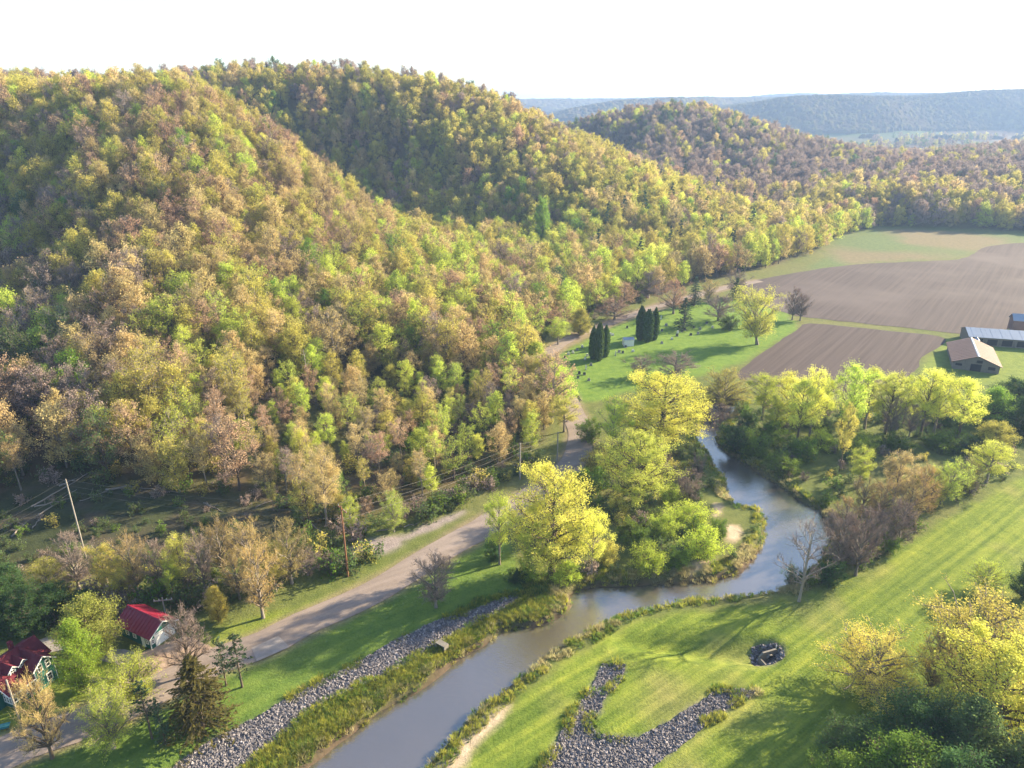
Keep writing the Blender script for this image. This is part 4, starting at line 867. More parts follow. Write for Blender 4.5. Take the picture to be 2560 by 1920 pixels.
# lower left: house and garage grounds
T('bare', 'tan', 132, 1897, 1674, 116, 'bare tan tree with dropping limbs between the house and road', 'bare_tree', 1, bark='bark')
T('dense', 'fresh', 222, 1728, 1540, 106, 'bright green leafy tree in front of the house lane', 'leafy_tree', 0)
T('dense', 'olivegreen', 236, 1644, 1486, 148, 'large olive tree beside the red roofed garage', 'leafy_tree', 1)
T('elm', 'yellowgreen', 348, 1756, 1611, 155, 'round light green tree with forked trunk by the road', 'elm_tree', 0)
T('elm', 'yellowgreen', 285, 1872, 1702, 132, 'drooping pale green tree on the roadside lawn', 'elm_tree', 1)
T('pine', 'pine', 381, 1850, 1700, 58, 'dark pine with bare lower trunk on the roadside lawn', 'pine_tree', 0)
T('spruce', 'pine', 414, 1862, 1740, 42, 'slender spruce beside the dark roadside pine', 'spruce_tree', 1)
T('spruce', 'gold', 508, 1822, 1640, 172, 'large golden topped spruce on the lawn by the road', 'spruce_tree', 0)
T('pine', 'pine', 566, 1716, 1592, 62, 'fuller of the two pines near the paved road patch', 'pine_tree', 1)
T('pine', 'pine', 606, 1718, 1580, 64, 'straighter of the two pines near the paved road patch', 'pine_tree', 0)
T('bare', 'greybrown', 478, 1690, 1514, 112, 'gnarled bare oak in front of the garage', 'bare_tree', 1, bark='bark')
T('dense', 'olive', 548, 1556, 1462, 58, 'small olive oval tree on the lawn above the road', 'leafy_tree', 0)
T('bare', 'tan', 658, 1546, 1345, 110, 'tan budding tree on the lawn casting a long shadow', 'bare_tree', 2)
T('bare', 'greybrown', 1090, 1520, 1385, 112, 'many stemmed bare tree on the lawn between road and riprap', 'bare_tree', 2)
LOWROW = [(730, 1460, 1282, 120, 'tan'), (560, 1440, 1288, 100, 'tan'), (632, 1450, 1292, 95, 'tan'), (199, 1475, 1322, 115, 'greybrown'), (275, 1485, 1355, 80, 'olive'), (345, 1490, 1328, 90, 'tan'), (405, 1480, 1340, 80, 'greybrown'), (465, 1485, 1330, 90, 'olive'), (515, 1480, 1320, 75, 'greybrown'),
          (690, 1480, 1350, 80, 'olive'), (600, 1500, 1370, 80, 'tan'), (130, 1500, 1390, 90, 'olive'), (440, 1500, 1400, 60, 'yellowgreen'), (770, 1440, 1370, 80, 'greybrown'), (310, 1500, 1390, 80, 'olive')]
for q, (u, vb, vt, w, c) in enumerate(LOWROW):
    T('bare' if c in ('tan', 'greybrown') else 'slimcotton', c, u, vb, vt, w, dict(tan='tan budding tree', greybrown='grey leafless tree', olive='olive leafing tree', yellowgreen='pale green tree')[c] + ' in the row behind the garage lawn', 'row_tree', q, group='row behind the garage: ' + c)
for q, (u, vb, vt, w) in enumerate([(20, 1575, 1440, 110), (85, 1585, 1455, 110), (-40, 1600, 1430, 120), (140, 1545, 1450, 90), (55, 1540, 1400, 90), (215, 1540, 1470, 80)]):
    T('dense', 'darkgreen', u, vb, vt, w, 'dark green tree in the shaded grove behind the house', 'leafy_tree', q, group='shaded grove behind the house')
for q, (u, vb, vt, w, c) in enumerate([(1392, 1015, 905, 95, 'yellowgreen'), (1362, 975, 880, 85, 'olive'), (1338, 948, 850, 85, 'yellowgreen'), (1410, 1080, 985, 80, 'olive'), (1330, 905, 820, 70, 'tan'), (1395, 862, 790, 60, 'yellowgreen'), (1450, 838, 768, 60, 'olive')]):
    T('slimcotton' if q % 2 else 'dense', c, u, vb, vt, w, ['yellow green roadside tree leaning over the road bend', 'olive roadside tree just past the bend', 'yellow green tree where the road meets the cemetery', 'olive tree at the foot of the road bend', 'tan roadside tree at the cemetery entrance', 'yellow green tree above the cemetery road', 'olive tree on the bank opposite the clipped cedars'][q], 'roadside_tree', q)
# singled-out trees on the slope
for u, vb, vt, w, key, c, lab, nm, bk in [(135, 1065, 905, 80, 'slimcotton', 'green', 'bright green poplar with white trunk on the shaded slope', 'poplar_tree', 'bark_pale'), (60, 1010, 890, 70, 'slimcotton', 'olive', 'pale barked olive poplar next to the bright green one', 'poplar_tree', 'bark_pale'),
        (170, 590, 485, 95, 'dense', 'green', 'bright green round tree alone high on the shaded slope', 'leafy_tree', None), (760, 1200, 1060, 46, 'slimcotton', 'yellow', 'narrow bright yellow tree at the foot of the slope', 'poplar_tree', None),
        (818, 1315, 1115, 90, 'slimcotton', 'tan', 'tall pale trunked tree at the edge of the hillside clearing', 'poplar_tree', 'bark_pale'), (1355, 640, 480, 45, 'dense', 'green', 'bright green tree on the far spur', 'leafy_tree', None),
        (690, 780, 690, 60, 'dense', 'green', 'fresh green tree half way up the open slope', 'leafy_tree', None), (880, 1340, 1230, 45, 'slimcotton', 'yellowgreen', 'thin yellow green sapling beside the brown power pole', 'sapling_tree', 'bark_pale'), (985, 1330, 1215, 70, 'elm', 'yellowgreen', 'young yellow green tree above the gravel patch', 'sapling_tree', 'bark_pale')]:
    T(key, c, u, vb, vt, w, lab, nm, 1, bark=bk)

# ------------------------------------------------------------------ undergrowth, bank grass
def tuft(seed, h, n, r, w=0.05):
    rng = np.random.default_rng(seed); a = rng.uniform(0, 6.28, n); b0 = np.column_stack([np.cos(a), np.sin(a), a * 0]) * (rng.random(n)**0.5 * r)[:, None]
    d = np.column_stack([np.cos(a), np.sin(a), a * 0]) * rng.uniform(0.1, 0.6, n)[:, None] * h + np.array([[0, 0, 1.0]]) * (h * rng.uniform(0.6, 1.1, n))[:, None]
    s = np.column_stack([-np.sin(a), np.cos(a), a * 0]) * w
    V = np.stack([b0 - s, b0 + s, b0 + d], 1).reshape(-1, 3); return V, np.arange(3 * n).reshape(n, 3)
tufts = []
for k, c in enumerate(('grass', 'drygrass', 'moss', 'shrub')):
    v, f = tuft(500 + k, 0.5, 60, 0.5, 0.035); me = mesh_np('tuft', v, f); me.materials.append(MATS['leaf_grass']); tufts.append(kind_obj(me, c, 0))
def along(n, cond, seed, box):
    r = np.random.default_rng(seed); x = r.uniform(box[0], box[1], n); y = r.uniform(box[2], box[3], n); k = cond(x, y); return x[k], y[k]
sR = lambda x, y: sdf(RIVER, x, y)
bx_, by_ = along(90000, lambda x, y: (sR(x, y) < 0.35) & (sR(x, y) > -1.7 + 2.6 * fbm(x, y, 6, 400)), 61, (-60, 130, 48, 215))
gx_, gy_ = along(60000, lambda x, y: (sdf(RIP_LEFT, x, y) < -0.1) & (sR(x, y) < -0.3) & (sR(x, y) > -6) & (sdf(RIP_LEFT, x, y) > -5.5) & (y < 90) & (dist_line(ROAD, x, y) > 12), 62, (-60, 10, 48, 95))
ex_, ey_ = along(60000, lambda x, y: (np.abs(np.maximum(sdf(RIP_LEFT, x, y), sdf(RIP_RIGHT, x, y))) < 0.5) & (fbm(x, y, 4, 410) > 0.02), 63, (-60, 60, 45, 100))
TX = np.r_[bx_, gx_[:1600], ex_[:350]]; TY = np.r_[by_, gy_[:1600], ey_[:350]]; r = np.random.default_rng(64)
TP = np.where((fbm(TX, TY, 7, 420) > 0.1) | ((sR(TX, TY) > -1.1) & (r.random(len(TX)) < 0.22)), 1, np.where(r.random(len(TX)) < 0.6, 0, np.where(r.random(len(TX)) < 0.6, 3, 2)))
scatter('bank_grass', np.column_stack([TX, TY, terrain(TX, TY) - 0.05]), TP, r.uniform(0, 6.28, len(TX)), r.uniform(0.5, 1.3, len(TX)), tufts, 'tall rough grass along the river banks and stone beds')
# bushes below the trees and on the clearing
fb = [kind_obj(p.merged('bush'), c) for p in FOREST['bush'] for c in ('shrub', 'moss', 'olive', 'greybrown')]
ux, uy = jitter_points(-130, 60, 75, 260, 3.2, 31); uz = terrain(ux, uy); uu, uv = PX(ux, uy, uz); hh = sdf(HILL, ux, uy); r = np.random.default_rng(32)
cm = inside(CLEARING, uu, uv)
k = (hh > -1) & (dist_line(ROAD, ux, uy) > 5.5) & np.where(cm, r.random(len(ux)) < 0.8, r.random(len(ux)) < 0.5) & (uu > -150) & (uu < 1750)
for g in GRAVELS: k &= sdf(g, ux, uy) < -0.5
a1 = (ux[k], uy[k], uz[k], np.where(cm[k], 0.6, 0.9))
wx, wy = jitter_points(10, 170, 85, 190, 2.6, 33); wu, wvv = PX(wx, wy, wx * 0)
WOODP = [(1700, 1120), (1760, 1060), (1850, 1020), (2000, 1020), (2450, 1030), (2560, 1050), (2560, 1180), (2460, 1225), (2300, 1320), (2160, 1420), (2040, 1480), (1960, 1480), (2080, 1370), (2060, 1270), (1980, 1220), (1850, 1130), (1790, 1090)]
PENIN = [(1330, 1450), (1460, 1330), (1470, 1180), (1560, 1100), (1720, 1100), (1790, 1200), (1830, 1290), (1890, 1320), (1840, 1400), (1750, 1440), (1500, 1450)]
k = (sdf(RIVER, wx, wy) < -1.0) & ((inside(WOODP, wu, wvv) & (r.random(len(wx)) < 0.42)) | (inside(PENIN, wu, wvv) & (r.random(len(wx)) < 0.6)))
for g in SANDS: k &= sdf(g, wx, wy) < -1.5
a2 = (wx[k], wy[k], terrain(wx[k], wy[k]), np.full(k.sum(), 0.75))
# brush between the wood and the road, and under the row behind the garage
BRUSH = [[(760, 1400), (870, 1330), (1000, 1290), (1150, 1230), (1300, 1165), (1390, 1120), (1400, 1160), (1300, 1230), (1180, 1300), (1060, 1345), (960, 1400), (860, 1440), (780, 1450)], [(-60, 1570), (120, 1490), (760, 1430), (770, 1480), (640, 1510), (480, 1520), (300, 1545), (150, 1580), (0, 1600)]]
hx, hy = jitter_points(-120, 30, 70, 150, 2.2, 36); hu, hv = PX(hx, hy, hx * 0); k = (inside(BRUSH[0], hu, hv) | inside(BRUSH[1], hu, hv)) & (r.random(len(hx)) < 0.72) & (dist_line(ROAD, hx, hy) > 6)
for g in GRAVELS: k &= sdf(g, hx, hy) < -0.3
a3 = (hx[k], hy[k], terrain(hx[k], hy[k]), np.full(k.sum(), 1.0))
A = [np.concatenate([p, q, s]) for p, q, s in zip(a1, a2, a3)]
r = np.random.default_rng(35); nb = len(A[0])
scatter('undergrowth', np.column_stack([A[0], A[1], A[2] - 0.1]), r.choice(len(fb), nb, p=np.tile([0.22, 0.45, 0.13, 0.2], 3) / 3), r.uniform(0, 6.28, nb), A[3] * r.uniform(0.5, 1.25, nb), fb, 'low green bushes and saplings under the trees')
print('after trees', round(time.time() - T_START, 1))

# ------------------------------------------------------------------ built things
plain('wall_green', (0.018, 0.105, 0.085), 0.7, 0.12, 2); plain('trim_white', (0.74, 0.74, 0.72), 0.6, 0.06, 2); plain('roof_red', (0.22, 0.012, 0.035), 0.42, 0.14, 1.2, spec=0.5)
plain('roof_shingle_red', (0.115, 0.015, 0.024), 0.8, 0.3, 3); plain('door_white', (0.70, 0.70, 0.69), 0.6, 0.08, 2); plain('concrete', (0.19, 0.175, 0.155), 0.9, 0.25, 2, bump=0.3)
plain('barn_roof', (0.19, 0.12, 0.10), 0.75, 0.2, 0.8); plain('barn_board', (0.20, 0.175, 0.15), 0.9, 0.3, 2.5); plain('metal_roof', (0.27, 0.32, 0.40), 0.38, 0.12, 0.6, metal=0.25, spec=0.6); plain('dark_opening', (0.03, 0.03, 0.03), 0.9, 0.2, 2)
plain('pole_brown', (0.22, 0.105, 0.055), 0.85, 0.3, 4); plain('pole_grey', (0.28, 0.255, 0.23), 0.85, 0.2, 4); plain('wire', (0.16, 0.15, 0.14), 0.6, 0.1, 2); plain('ceramic', (0.5, 0.5, 0.5), 0.3, 0.1, 2); plain('teal_paint', (0.04, 0.17, 0.19), 0.5, 0.15, 2)
plain('granite_dark', (0.07, 0.07, 0.075), 0.4, 0.2, 6); plain('granite_grey', (0.27, 0.26, 0.26), 0.6, 0.2, 6); plain('marble_white', (0.68, 0.67, 0.64), 0.6, 0.12, 6); plain('log_grey', (0.25, 0.22, 0.19), 0.9, 0.35, 3); plain('soil_root', (0.13, 0.09, 0.065), 0.95, 0.4, 3)
m, n, l, b = new_mat('window_glass'); b.inputs['Base Color'].default_value = (0.03, 0.035, 0.045, 1); b.inputs['Roughness'].default_value = 0.06; b.inputs['Specular IOR Level'].default_value = 0.8

def box_me(name, size, centre, mat, bevel=0.0):
    bm = bmesh.new(); bmesh.ops.create_cube(bm, size=1.0)
    for v in bm.verts: v.co = Vector((v.co.x * size[0] + centre[0], v.co.y * size[1] + centre[1], v.co.z * size[2] + centre[2]))
    if bevel: bmesh.ops.bevel(bm, geom=bm.edges[:], offset=bevel, segments=1, affect='EDGES')
    me = bpy.data.meshes.new(name); bm.to_mesh(me); bm.free(); me.materials.append(MATS[mat]); return me
def box(name, parent, size, centre, mat, bevel=0.0): return link(name, box_me(name, size, centre, mat, bevel), parent)
def prism(name, parent, outline, axis_, a, b2, mat):
    """outline (p, q) swept along an axis; axis 'x': outline in (y, z); axis 'y': outline in (x, z)"""
    k = len(outline); V = []
    for s in (a, b2):
        for p, q in outline: V.append((s, p, q) if axis_ == 'x' else (p, s, q))
    F = [tuple(range(k))[::-1], tuple(range(k, 2 * k))] + [(i, (i + 1) % k, k + (i + 1) % k, k + i) for i in range(k)]
    me = bpy.data.meshes.new(name); me.from_pydata(V, [], F); me.materials.append(MATS[mat])
    bm = bmesh.new(); bm.from_mesh(me); bmesh.ops.recalc_face_normals(bm, faces=bm.faces[:]); bm.to_mesh(me); bm.free()
    return link(name, me, parent)
def window(parent, c, w, h, face, bars=(1, 1), name='window'):
    """face: 'x+', 'x-', 'y+', 'y-' outward side; frame, pane and bars"""
    ax = face[0]; sg = 1 if face[1] == '+' else -1
    def sz(a, d, z): return (d, a, z) if ax == 'x' else (a, d, z)
    def ps(a, d, z): return (c[0] + sg * d, c[1] + a, c[2] + z) if ax == 'x' else (c[0] + a, c[1] + sg * d, c[2] + z)
    t = 0.1; bm = bmesh.new(); 
    fr = link(name, None, parent); 
    bpy.data.objects.remove(fr)
    V = []; parts = [(w + 2 * t, t, 0, h / 2 + t / 2), (w + 2 * t, t, 0, -h / 2 - t / 2), (t, h, -w / 2 - t / 2, 0), (t, h, w / 2 + t / 2, 0)]
    for i in range(bars[0]): parts.append((0.05, h, -w / 2 + w * (i + 1) / (bars[0] + 1), 0))
    for i in range(bars[1]): parts.append((w, 0.05, 0, -h / 2 + h * (i + 1) / (bars[1] + 1)))
    for q, (pw, ph, a, z) in enumerate(parts):
        r_ = bmesh.ops.create_cube(bm, size=1.0)['verts']; s_ = sz(pw, 0.07 if q < 4 else 0.045, ph); p_ = ps(a, 0.035 if q < 4 else 0.03, z)
        for v in r_: v.co = Vector((v.co.x * s_[0] + p_[0], v.co.y * s_[1] + p_[1], v.co.z * s_[2] + p_[2]))
    me = bpy.data.meshes.new(name); bm.to_mesh(me); bm.free(); me.materials.append(MATS['trim_white']); fr = link(name, me, parent)
    link('pane', box_me('pane', sz(w, 0.02, h), ps(0, 0.012, 0), 'window_glass'), fr)
    return fr
def gable_roof(parent, x0, x1, yc, half, ze, rise, over, mat, t=0.14, name='roof', ridge_x=True, seam=0):
    """two slabs with ridge along x"""
    hw = half + over; drop = rise * over / half
    for sg in (-1, 1):
        o = prism('roof', parent, [(yc, ze + rise), (yc + sg * hw, ze - drop), (yc + sg * hw, ze - drop + t), (yc, ze + rise + t)], 'x', x0, x1, mat)
        if seam:
            k = 0; xx = x0 + seam
            while xx < x1 - 0.1:
                prism('roof_seam', o, [(yc + sg * 0.05, ze + rise + t + 0.004), (yc + sg * (hw - 0.02), ze - drop + t + 0.024), (yc + sg * (hw - 0.02), ze - drop + t + 0.064), (yc + sg * 0.05, ze + rise + t + 0.044)], 'x', xx - 0.03, xx + 0.03, mat); xx += seam
    prism('ridge_cap', parent, [(yc - 0.16, ze + rise + t - 0.03), (yc, ze + rise + t + 0.05), (yc + 0.16, ze + rise + t - 0.03)], 'x', x0 - 0.02, x1 + 0.02, mat)
# --- garage: local x along the ridge away from the door gable, y across it
gr = empty('garage', (-46.04, 72.05, tz(-46.04, 72.05) - 0.05), 2.671); tag(gr, 'dark green garage with bright red metal roof and white door', 'garage')
Lg, Wg, Hg, Rg = 6.0, 3.8, 2.05, 1.2
prism('wall', gr, [(0, 0), (-Wg, 0), (-Wg, Hg), (-Wg / 2, Hg + Rg), (0, Hg)], 'x', 0, Lg, 'wall_green')
gable_roof(gr, -0.4, Lg + 0.4, -Wg / 2, Wg / 2, Hg, Rg, 0.3, 'roof_red', t=0.09, seam=0.6)
for q in range(4): box('door_panel', gr, (0.05, 2.6, 0.41), (-0.028, -Wg / 2 - 0.15, 0.23 + q * 0.425), 'door_white', 0.012)
for yy in (-0.68, -3.42): box('door_trim', gr, (0.07, 0.1, 1.8), (-0.036, yy, 0.9), 'trim_white')
box('door_trim', gr, (0.07, 2.84, 0.1), (-0.036, -Wg / 2 - 0.15, 1.86), 'trim_white')
window(gr, (0, -0.32, 1.1), 0.26, 0.5, 'x-', (0, 1)); window(gr, (0, -3.62, 1.1), 0.2, 0.5, 'x-', (0, 1))
for sg in (-1, 1): prism('rake_board', gr, [(-Wg / 2, Hg + Rg - 0.06), (-Wg / 2 + sg * (Wg / 2 + 0.3), Hg - 0.26), (-Wg / 2 + sg * (Wg / 2 + 0.3), Hg - 0.12), (-Wg / 2, Hg + Rg + 0.1)], 'x', -0.46, -0.405, 'trim_white')
d_ = box('door', gr, (0.65, 0.05, 1.45), (1.4, 0.027, 0.75), 'door_white', 0.01); box('handle', d_, (0.04, 0.04, 0.08), (1.65, 0.065, 0.7), 'granite_dark')
window(gr, (3.0, 0, 1.1), 0.42, 0.5, 'y+', (0, 1)); window(gr, (4.4, 0, 1.1), 0.42, 0.5, 'y+', (0, 1)); window(gr, (0.6, 0, 1.1), 0.3, 0.55, 'y+', (0, 1))
for yy in (0.02, -Wg - 0.02): box('corner_board', gr, (0.1, 0.07, Hg - 0.2), (-0.02, yy, Hg / 2 - 0.1), 'trim_white')
# --- house: wing with the gable seen end on, cross wing with dormers, sun porch in the angle
hs_e = empty('house', (-55.2, 67.2, tz(-55.2, 67.2) - 0.05), 2.772); tag(hs_e, 'dark green two storey house with dark red roof and dormers', 'house')
Dh, Hh, Rh = 2.3, 3.4, 1.0
prism('wall', hs_e, [(0, 0), (Dh, 0), (Dh, Hh), (Dh / 2, Hh + Rh), (0, Hh)], 'x', 0, 3.8, 'wall_green')
gable_roof(hs_e, -0.3, 3.9, Dh / 2, Dh / 2, Hh, Rh, 0.3, 'roof_shingle_red', t=0.09)
for sg in (-1, 1): prism('rake_board', hs_e, [(Dh / 2, Hh + Rh - 0.06), (Dh / 2 + sg * (Dh / 2 + 0.3), Hh - 0.33), (Dh / 2 + sg * (Dh / 2 + 0.3), Hh - 0.18), (Dh / 2, Hh + Rh + 0.1)], 'x', -0.36, -0.305, 'trim_white')
window(hs_e, (0, 0.62, 3.0), 0.42, 0.85, 'x-', (0, 1)); window(hs_e, (0, 1.6, 3.0), 0.42, 0.85, 'x-', (0, 1)); window(hs_e, (0, 0.8, 1.15), 0.5, 0.9, 'x-', (0, 1))
for yy in (-0.03, Dh + 0.03): box('corner_board', hs_e, (0.12, 0.06, Hh - 0.25), (-0.02, yy, Hh / 2 - 0.12), 'trim_white')
prism('wall', hs_e, [(1.6, 0), (6.0, 0), (6.0, 3.15), (3.8, 4.5), (1.6, 3.15)], 'y', -0.6, 6.6, 'wall_green')
for sg in (-1, 1):
    prism('roof', hs_e, [(3.8, 4.5), (3.8 + sg * 2.5, 2.97), (3.8 + sg * 2.5, 3.06), (3.8, 4.6)], 'y', -0.95, 6.95, 'roof_shingle_red')
    prism('rake_board', hs_e, [(3.8, 4.42), (3.8 + sg * 2.5, 2.88), (3.8 + sg * 2.5, 3.02), (3.8, 4.56)], 'y', 6.955, 7.01, 'trim_white')
prism('ridge_cap', hs_e, [(3.66, 4.55), (3.8, 4.65), (3.94, 4.55)], 'y', -0.97, 6.97, 'roof_shingle_red')
for q, yc in enumerate((2.25, 3.5)):                # dormers in the slope above the porch
    dm = prism('dormer', hs_e, [(yc - 0.5, 3.0), (yc + 0.5, 3.0), (yc + 0.5, 3.85), (yc, 4.3), (yc - 0.5, 3.85)], 'x', 1.75, 3.4, 'wall_green')
    for sg in (-1, 1):
        prism('dormer_roof', dm, [(yc, 4.32), (yc + sg * 0.68, 3.71), (yc + sg * 0.68, 3.78), (yc, 4.40)], 'x', 1.52, 3.6, 'roof_shingle_red')
        prism('dormer_trim', dm, [(yc, 4.27), (yc + sg * 0.68, 3.66), (yc + sg * 0.68, 3.76), (yc, 4.38)], 'x', 1.47, 1.515, 'trim_white')
    window(dm, (1.75, yc, 3.5), 0.5, 0.55, 'x-', (1, 1))
prism('porch_wall', hs_e, [(0.25, 0), (1.62, 0), (1.62, 2.7), (0.25, 2.05)], 'y', 2.28, 5.2, 'wall_green')
pr_ = prism('porch_roof', hs_e, [(1.62, 2.86), (-0.02, 2.03), (-0.02, 2.12), (1.62, 2.95)], 'y', 2.32, 5.5, 'roof_shingle_red')
prism('porch_trim', pr_, [(1.62, 2.78), (-0.02, 1.97), (-0.02, 2.10), (1.62, 2.93)], 'y', 5.505, 5.56, 'trim_white')
box('porch_trim', pr_, (0.05, 3.2, 0.12), (-0.05, 3.9, 2.06), 'trim_white')
for q in range(5): window(hs_e, (0.25, 2.65 + q * 0.56, 1.3), 0.38, 0.8, 'x-', (0, 1))
for q in range(3): window(hs_e, (0.5 + q * 0.46, 5.2, 1.2), 0.3, 0.8, 'y+', (0, 1))
for q in range(3): window(hs_e, (2.4 + q * 1.3, 6.6, 2.5), 0.5, 0.85, 'y+', (0, 1))
box('chimney', hs_e, (0.45, 0.45, 1.1), (4.6, 1.4, 4.7), 'roof_shingle_red')
# --- barn
p0, p1 = np.array(G(2380, 921)), np.array(G(2496, 936)); dv = p1 - p0; bw = float(np.linalg.norm(dv)); ba = math.atan2(dv[1], dv[0])
br = empty('barn', (p0[0], p0[1], tz(*p0) - 0.05), ba); tag(br, 'weathered board barn with wide low brown roof', 'barn')
bl, be, bri = 17.0, 2.1, 2.0
prism('wall', br, [(0, 0), (bw, 0), (bw, be), (bw / 2, be + bri), (0, be)], 'y', 0, bl, 'barn_board')
for sg in (-1, 1):
    ro = prism('roof', br, [(bw / 2, be + bri + 0.05), (bw / 2 + sg * (bw / 2 + 0.5), be - 0.2), (bw / 2 + sg * (bw / 2 + 0.5), be - 0.05), (bw / 2, be + bri + 0.2)], 'y', -0.5, bl + 0.5, 'barn_roof')
    for q in range(1, 14):
        yq = -0.5 + q * (bl + 1) / 14
        prism('roof_seam', ro, [(bw / 2 + sg * 0.05, be + bri + 0.2), (bw / 2 + sg * (bw / 2 + 0.48), be - 0.045), (bw / 2 + sg * (bw / 2 + 0.48), be - 0.005), (bw / 2 + sg * 0.05, be + bri + 0.235)], 'y', yq - 0.04, yq + 0.04, 'barn_roof')
prism('ridge_cap', br, [(bw / 2 - 0.25, be + bri + 0.12), (bw / 2, be + bri + 0.26), (bw / 2 + 0.25, be + bri + 0.12)], 'y', -0.54, bl + 0.54, 'trim_white')
for q in range(int(bw / 0.8)):                       # siding boards of the gable end
    xq = 0.4 + q * 0.8
    if xq + 0.37 > bw: break
    hq = be + bri * (1 - abs(xq - bw / 2) / (bw / 2)) - 0.22
    if 0.36 * bw < xq < 0.62 * bw: box('siding_board', br, (0.72, 0.05, hq - 2.0), (xq, -0.03, 2.0 + (hq - 2.0) / 2), 'barn_board')
    else: box('siding_board', br, (0.72, 0.05, hq), (xq, -0.03 - 0.012 * (q % 3), hq / 2), 'barn_board')
box('opening', br, (bw * 0.24, 0.03, 1.9), (bw * 0.49, -0.035, 1.0), 'dark_opening'); box('window', br, (1.3, 0.03, 0.7), (bw * 0.55, -0.11, 2.7), 'dark_opening'); box('window', br, (1.5, 0.03, 0.6), (bw * 0.12, -0.12, 1.4), 'dark_opening'); box('window', br, (1.6, 0.03, 0.8), (bw * 0.83, -0.12, 1.3), 'dark_opening')
# --- long metal shed
p0, p1 = np.array(G(2420, 861)), np.array(G(2600, 874)); dv = p1 - p0; sw = 27.0; sa = math.atan2(dv[1], dv[0])
sh = empty('metal_shed', (p0[0], p0[1], tz(*p0) - 0.05), sa); tag(sh, 'long low shed with pale blue grey metal roof behind the barn', 'shed')
prism('wall', sh, [(0, 0), (8, 0), (8, 2.6), (4, 4.0), (0, 2.6)], 'x', 0, sw, 'barn_board')
for sg in (-1, 1):
    for q in range(22):
        prism('roof_panel', sh, [(4, 4.05), (4 + sg * 4.5, 2.45), (4 + sg * 4.5, 2.52 + 0.02 * (q % 2)), (4, 4.13 + 0.02 * (q % 2))], 'x', -0.4 + q * 1.25, -0.4 + q * 1.25 + 1.225, 'metal_roof')
for q in range(8): box('post', sh, (0.16, 0.16, 2.45), (0.3 + q * 3.8, -0.25, 1.22), 'barn_board')
for q in range(6): box('opening', sh, (2.6, 0.03, 1.7), (2.2 + q * 3.8, -0.02, 1.1), 'dark_opening')
cp = W(2533, 845, sh.location.y + 4); cu = empty('roof_cupola', (cp[0], cp[1], 0), sa); tag(cu, 'small gabled brown loft rising behind the metal shed roof', 'loft')
cu.location = (W(2516, 850, sh.location.y + 9.5)[0], sh.location.y + 9.5, -0.1)
prism('wall', cu, [(-1.8, 0), (1.8, 0), (1.8, 5.2), (0, 6.6), (-1.8, 5.2)], 'x', 0, 3.4, 'barn_roof')
for sg in (-1, 1): prism('roof', cu, [(0, 6.65), (sg * 2.1, 5.0), (sg * 2.1, 5.12), (0, 6.77)], 'x', -0.3, 3.7, 'metal_roof')
tk = empty('feed_bin', (*G(2437, 868), 0.0), sa); tag(tk, 'small pale feed bin between the barn and the metal shed', 'bin')
v, f = tube(np.array([[0, 0, 0.0], [0, 0, 2.2]]), np.array([[0, 0, 2.2], [0, 0, 2.9]]), [0.85, 0.85], [0.85, 0.2], 12); me = mesh_np('bin_body', v, f, smooth=False); me.materials.append(MATS['metal_roof']); link('bin_body', me, tk)
v, f = tube(np.array([[0, 0, 2.9]]), np.array([[0, 0, 3.1]]), [0.22], [0.02], 12); me = mesh_np('bin_cap', v, f); me.materials.append(MATS['metal_roof']); link('bin_cap', me, tk)
for q, (u, v_) in enumerate([(2512, 846), (2550, 850)]): T('shrub', 'yellow', u, v_, v_ - 26, 26, ['yellow bush behind the metal shed roof', 'second yellow bush beside the brown loft'][q], 'shrub', q, 'shrub')
# --- cemetery
ws_p = G(1560, 866); wsd = empty('white_shed', (ws_p[0], ws_p[1], tz(*ws_p) - 0.05), math.radians(6)); tag(wsd, 'small white shed in the cemetery beside the clipped cedars', 'shed')
prism('wall', wsd, [(0, 0), (2.3, 0), (2.3, 2.0), (1.15, 2.35), (0, 2.0)], 'x', 0, 2.9, 'trim_white')
for sg in (-1, 1): prism('roof', wsd, [(1.15, 2.38), (1.15 + sg * 1.35, 1.98), (1.15 + sg * 1.35, 2.05), (1.15, 2.46)], 'x', -0.15, 3.05, 'metal_roof')
for q in range(7): box('siding_board', wsd, (2.86, 0.03, 0.25), (1.45, -0.016, 0.16 + q * 0.27), 'trim_white')
d_ = box('door', wsd, (0.03, 0.8, 1.7), (-0.018, 1.15, 0.87), 'door_white'); box('handle', d_, (0.05, 0.05, 0.1), (-0.05, 1.4, 0.9), 'granite_dark')
GS = [(430, 605), (365, 645), (335, 655), (310, 680), (265, 690), (250, 745), (285, 750), (465, 665), (660, 660), (685, 640), (710, 645), (780, 635), (730, 605), (640, 520), (625, 515), (490, 730), (455, 760), (410, 790), (445, 795), (400, 818), (475, 835), (980, 490), (1090, 505), (1120, 495), (1140, 485), (1245, 480), (1050, 548), (1085, 525), (980, 578), (975, 412), (1010, 455), (740, 470), (880, 545), (1200, 470), (1290, 440), (1330, 470), (1180, 520), (1230, 510), (450, 690), (395, 625)]
gr_r = random.Random(12); stone_meshes = {}
